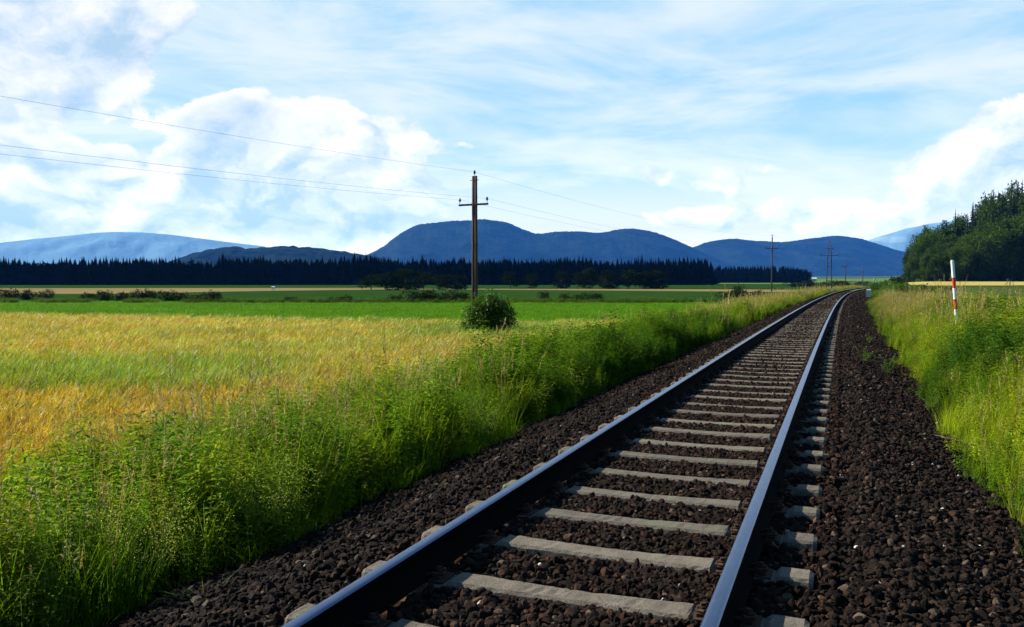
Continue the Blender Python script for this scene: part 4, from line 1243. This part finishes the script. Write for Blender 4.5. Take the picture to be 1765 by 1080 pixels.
small_weed(23.5, 1.9, 1.1, 3, 'faint small weed farther along the right ballast')
small_weed(12.4, 2.35, 1.2, 4, 'green weed at the ballast edge near the dry twig')
# dry twigs on the right ballast
rg = random.Random(3)
def twig(a, b, lift, label, r=.0045):
    A, Bv = [Vector((*[float(v) for v in sn_xy(*q)[:2]], float(bed_z(q[1])) + .06)) for q in (a, b)]
    mid_ = [A.lerp(Bv, u) + Vector((rg.uniform(-.03, .03), rg.uniform(-.03, .03), lift * 4 * u * (1 - u) + rg.uniform(-.01, .01))) for u in np.linspace(0, 1, 9)]
    mb = MB(); O = mid_[0].copy(); mid_ = [m - O for m in mid_]
    mb.tube(mid_, [r * (1 - .7 * i / 8) for i in range(9)], 6)
    for i in (3, 5, 6):
        e = mid_[i] + Vector((rg.uniform(-.16, .16), rg.uniform(-.16, .16), rg.uniform(-.05, .08))); mb.tube([mid_[i], (mid_[i] + e) / 2 + Vector((0, 0, .02)), e], [r * .5, r * .4, r * .15], 5)
    o = mb.build('dry_twig', mat_twig, loc=O); tag(o, label, 'twig')
mat_twig = mat_plain('dead_twig', (.07, .045, .03), (.15, .10, .07), 30, .9)
twig((10.1, 2.15), (9.2, 2.66), .05, 'long thin dead twig lying across the right ballast edge')
twig((9.8, 2.42), (9.1, 2.80), .05, 'shorter dead twig just beside the long one on the right ballast', .0035)

# ================================================================== AIR, LIGHT, SKY
mb = MB(); x0, x1, y0, y1, z0, z1 = -13600, 13600, -13600, 13600, -4.0, 840
mb.box(((x0 + x1) / 2, (y0 + y1) / 2, (z0 + z1) / 2), (x1 - x0, y1 - y0, z1 - z0))
hm = bpy.data.materials.new('pale_air'); hm.use_nodes = True
t = NT(hm.node_tree); t.n.clear()
pv = t.node('ShaderNodeVolumePrincipled'); pv.inputs['Density'].default_value = 5.4e-5
pv.inputs['Color'].default_value = (.06, .30, 1.0, 1); pv.inputs['Anisotropy'].default_value = 0.0
ou = t.node('ShaderNodeOutputMaterial'); t.l.new(pv.outputs[0], ou.inputs['Volume'])
hz_o = mb.build('haze', hm); tag(hz_o, 'thin blue haze that fades the distant mountains', 'haze', kind='stuff')

SUN_EL = math.radians(33); SUN_AZ = math.atan2(-.90, .41)      # azimuth clockwise from +Y
sd = Vector((math.sin(SUN_AZ) * math.cos(SUN_EL), math.cos(SUN_AZ) * math.cos(SUN_EL), math.sin(SUN_EL)))
sl = bpy.data.lights.new('sun', 'SUN'); sl.energy = 5.0; sl.angle = math.radians(.53); sl.color = (1.0, .93, .80)
so = bpy.data.objects.new('sun', sl); COL.objects.link(so); so.rotation_euler = sd.to_track_quat('Z', 'Y').to_euler(); so.location = (-40, 10, 60)

wd = bpy.data.worlds.new('World'); SC.world = wd; wd.use_nodes = True
t = NT(wd.node_tree); t.n.clear()
sky = t.node('ShaderNodeTexSky', sky_type='NISHITA'); sky.sun_disc = False
sky.sun_elevation = SUN_EL; sky.sun_rotation = SUN_AZ; sky.air_density = 1.0; sky.dust_density = .6; sky.ozone_density = 1.6
d = t.node('ShaderNodeTexCoord').outputs['Generated']
dx, dy, dz = t.sep(d)
az = t.math('ARCTAN2', dx, dy); el = t.math('ARCSINE', dz)
P = t.comb(az, t.math('MULTIPLY', el, 1.5), 0)
warp = t.vmath('SCALE', t.vmath('SUBTRACT', t.noise(P, 3.0, 4, .55, out=1), (.5, .5, .5)), scale=.22)
Pw = t.vmath('ADD', P, warp)
def ae(px, py):
    a = (px - W / 2) / F; b = (HH / 2 - py) / F
    y_ = math.cos(PITCH) + b * math.sin(PITCH); z_ = -math.sin(PITCH) + b * math.cos(PITCH)
    return math.atan2(a, y_), math.asin(z_ / math.sqrt(a * a + y_ * y_ + z_ * z_))
def gauss(px, py, sx, sy, amp, rot=0.0):
    a0, e0 = ae(px, py)
    u = t.math('SUBTRACT', az, a0); v = t.math('SUBTRACT', el, e0)
    if rot:
        c, s = math.cos(rot), math.sin(rot)
        u, v = (t.math('ADD', t.math('MULTIPLY', u, c), t.math('MULTIPLY', v, s)), t.math('SUBTRACT', t.math('MULTIPLY', v, c), t.math('MULTIPLY', u, s)))
    u = t.math('MULTIPLY', u, F / sx); v = t.math('MULTIPLY', v, F / sy)
    q = t.math('ADD', t.math('MULTIPLY', u, u), t.math('MULTIPLY', v, v))
    return t.math('MULTIPLY', t.math('EXPONENT', t.math('MULTIPLY', q, -1)), amp)
def total(L):
    r = L[0]
    for x_ in L[1:]: r = t.math('ADD', r, x_)
    return r
bias = total([gauss(40, 170, 300, 230, .16), gauss(150, 20, 300, 110, .20), gauss(500, 230, 170, 80, .15, -.3), gauss(440, 160, 80, 50, .10), gauss(580, 185, 50, 50, .13), gauss(725, 238, 120, 58, .18), gauss(800, 250, 50, 26, .10),
              gauss(450, 330, 420, 90, .09), gauss(1740, 265, 130, 80, .40), gauss(1640, 115, 60, 22, .17), gauss(1300, 330, 420, 55, .09), gauss(1600, 350, 260, 40, .05), gauss(1745, 222, 60, 40, .10), gauss(1600, 280, 60, 30, .13), gauss(1690, 240, 40, 24, .08), gauss(120, 385, 420, 50, .12), gauss(700, 340, 240, 50, .12), gauss(1150, 385, 500, 34, .15), gauss(1100, 300, 360, 36, .13), gauss(700, 195, 110, 34, .11),
              gauss(370, 110, 70, 36, -.22), gauss(310, 165, 90, 32, -.12, .5), gauss(820, 300, 60, 26, -.12), gauss(1150, 130, 520, 170, -.20), gauss(650, 90, 170, 60, -.16), gauss(1080, 345, 120, 16, -.12), gauss(220, 235, 90, 14, -.12), gauss(900, 280, 40, 60, -.1)])
front = t.rng(dy, -.2, .5, .0, .0)
def puff(q):
    big = t.noise(q, 3.6, 3, .5)
    f1 = t.math('SUBTRACT', 1.0, t.vor(q, 9, 'SMOOTH_F1')); f2 = t.math('SUBTRACT', 1.0, t.vor(q, 22, 'SMOOTH_F1')); f3 = t.noise(q, 34, 6, .62)
    return total([t.math('MULTIPLY', big, .50), t.math('MULTIPLY', f1, .22), t.math('MULTIPLY', f2, .14), t.math('MULTIPLY', f3, .16)])
wv = t.vmath('SCALE', t.vmath('SUBTRACT', t.noise(P, 11, 5, .6, out=1), (.5, .5, .5)), scale=.075)
Pq = t.vmath('ADD', Pw, wv)
n1 = puff(Pq)
n2 = puff(t.vmath('ADD', Pq, (-.020, .028, 0)))
cov = t.math('ADD', n1, bias)
mask = t.rng(cov, .646, .704, 0, 1, True)
lit = t.math('ADD', .66, t.math('MULTIPLY', t.math('SUBTRACT', n1, n2), 7.0), clamp=True)
thick = t.math('SUBTRACT', t.rng(cov, .70, .84, 0, .55, True), gauss(1760, 270, 190, 130, .9), clamp=True)
lit = t.math('SUBTRACT', lit, t.math('MULTIPLY', thick, t.rng(t.noise(Pq, 6.5, 5, .55), .40, .62, 0, 1.2, True)), clamp=True)
ccol = t.mix(lit, (.265, .365, .44, 1), (.59, .58, .565, 1))
# thin high veil
Pc = t.comb(t.math('ADD', t.math('MULTIPLY', az, 1.2), t.math('MULTIPLY', el, .5)), t.math('MULTIPLY', el, 5.0), 3.1)
vn = t.rng(t.noise(Pc, 2.6, 9, .62, .5), .30, .64, 0, 1, True)
low = t.rng(el, .02, .19, .8, 0.0, True)
vn = t.math('MAXIMUM', vn, low)
vcol = t.mix(vn, (.215, .385, .505, 1), (.47, .52, .53, 1))
ahead = t.math('MULTIPLY', t.rng(dy, -.2, .65, .06, 1.0, True), t.rng(el, .30, .46, 1.0, .07, True))
vcol = t.mix(t.rng(el, .02, .15, .9, 0, True), vcol, (.53, .50, .475, 1))
veil = t.math('MULTIPLY', .94, ahead)
mask = t.math('MULTIPLY', mask, ahead)
hor = t.math('ADD', 1.0, t.math('MULTIPLY', t.math('EXPONENT', t.math('MULTIPLY', t.math('MAXIMUM', el, 0.0), -14)), 1.9))
bs = t.node('ShaderNodeBackground'); bs.inputs['Strength'].default_value = .06
t.l.new(t.mix(1.0, sky.outputs[0], (.62, 1.0, 1.12, 1), 'MULTIPLY'), bs.inputs['Color'])
bv = t.node('ShaderNodeBackground'); t.l.new(vcol, bv.inputs['Color']); t.l.new(hor, bv.inputs['Strength'])
bc = t.node('ShaderNodeBackground'); t.l.new(ccol, bc.inputs['Color']); t.l.new(hor, bc.inputs['Strength'])
m1 = t.node('ShaderNodeMixShader'); t.l.new(veil, m1.inputs[0]); t.l.new(bs.outputs[0], m1.inputs[1]); t.l.new(bv.outputs[0], m1.inputs[2])
m2 = t.node('ShaderNodeMixShader'); t.l.new(mask, m2.inputs[0]); t.l.new(m1.outputs[0], m2.inputs[1]); t.l.new(bc.outputs[0], m2.inputs[2])
ow = t.node('ShaderNodeOutputWorld'); t.l.new(m2.outputs[0], ow.inputs['Surface'])
wd.cycles.sampling_method = 'MANUAL'; wd.cycles.sample_map_resolution = 512

# ================================================================== CAMERA AND RENDER
cd = bpy.data.cameras.new('camera'); cam = bpy.data.objects.new('camera', cd); COL.objects.link(cam)
cam.location = (0, 0, CAM_H); cam.rotation_euler = (PI / 2 - PITCH, 0, 0)
cd.sensor_fit = 'HORIZONTAL'; cd.sensor_width = 36; cd.lens = 36 * F / W; cd.clip_start = .05; cd.clip_end = 40000
SC.camera = cam
vs_ = SC.view_settings; vs_.view_transform = 'Standard'; vs_.look = 'None'; vs_.exposure = .98; vs_.gamma = 1; vs_.use_curve_mapping = False
cy = SC.cycles
cy.max_bounces = 6; cy.diffuse_bounces = 3; cy.glossy_bounces = 3; cy.transmission_bounces = 4; cy.transparent_max_bounces = 8; cy.volume_bounces = 0
cy.use_denoising = True; cy.use_adaptive_sampling = True; cy.adaptive_threshold = .01
cy.caustics_reflective = False; cy.caustics_refractive = False; cy.sample_clamp_indirect = 4
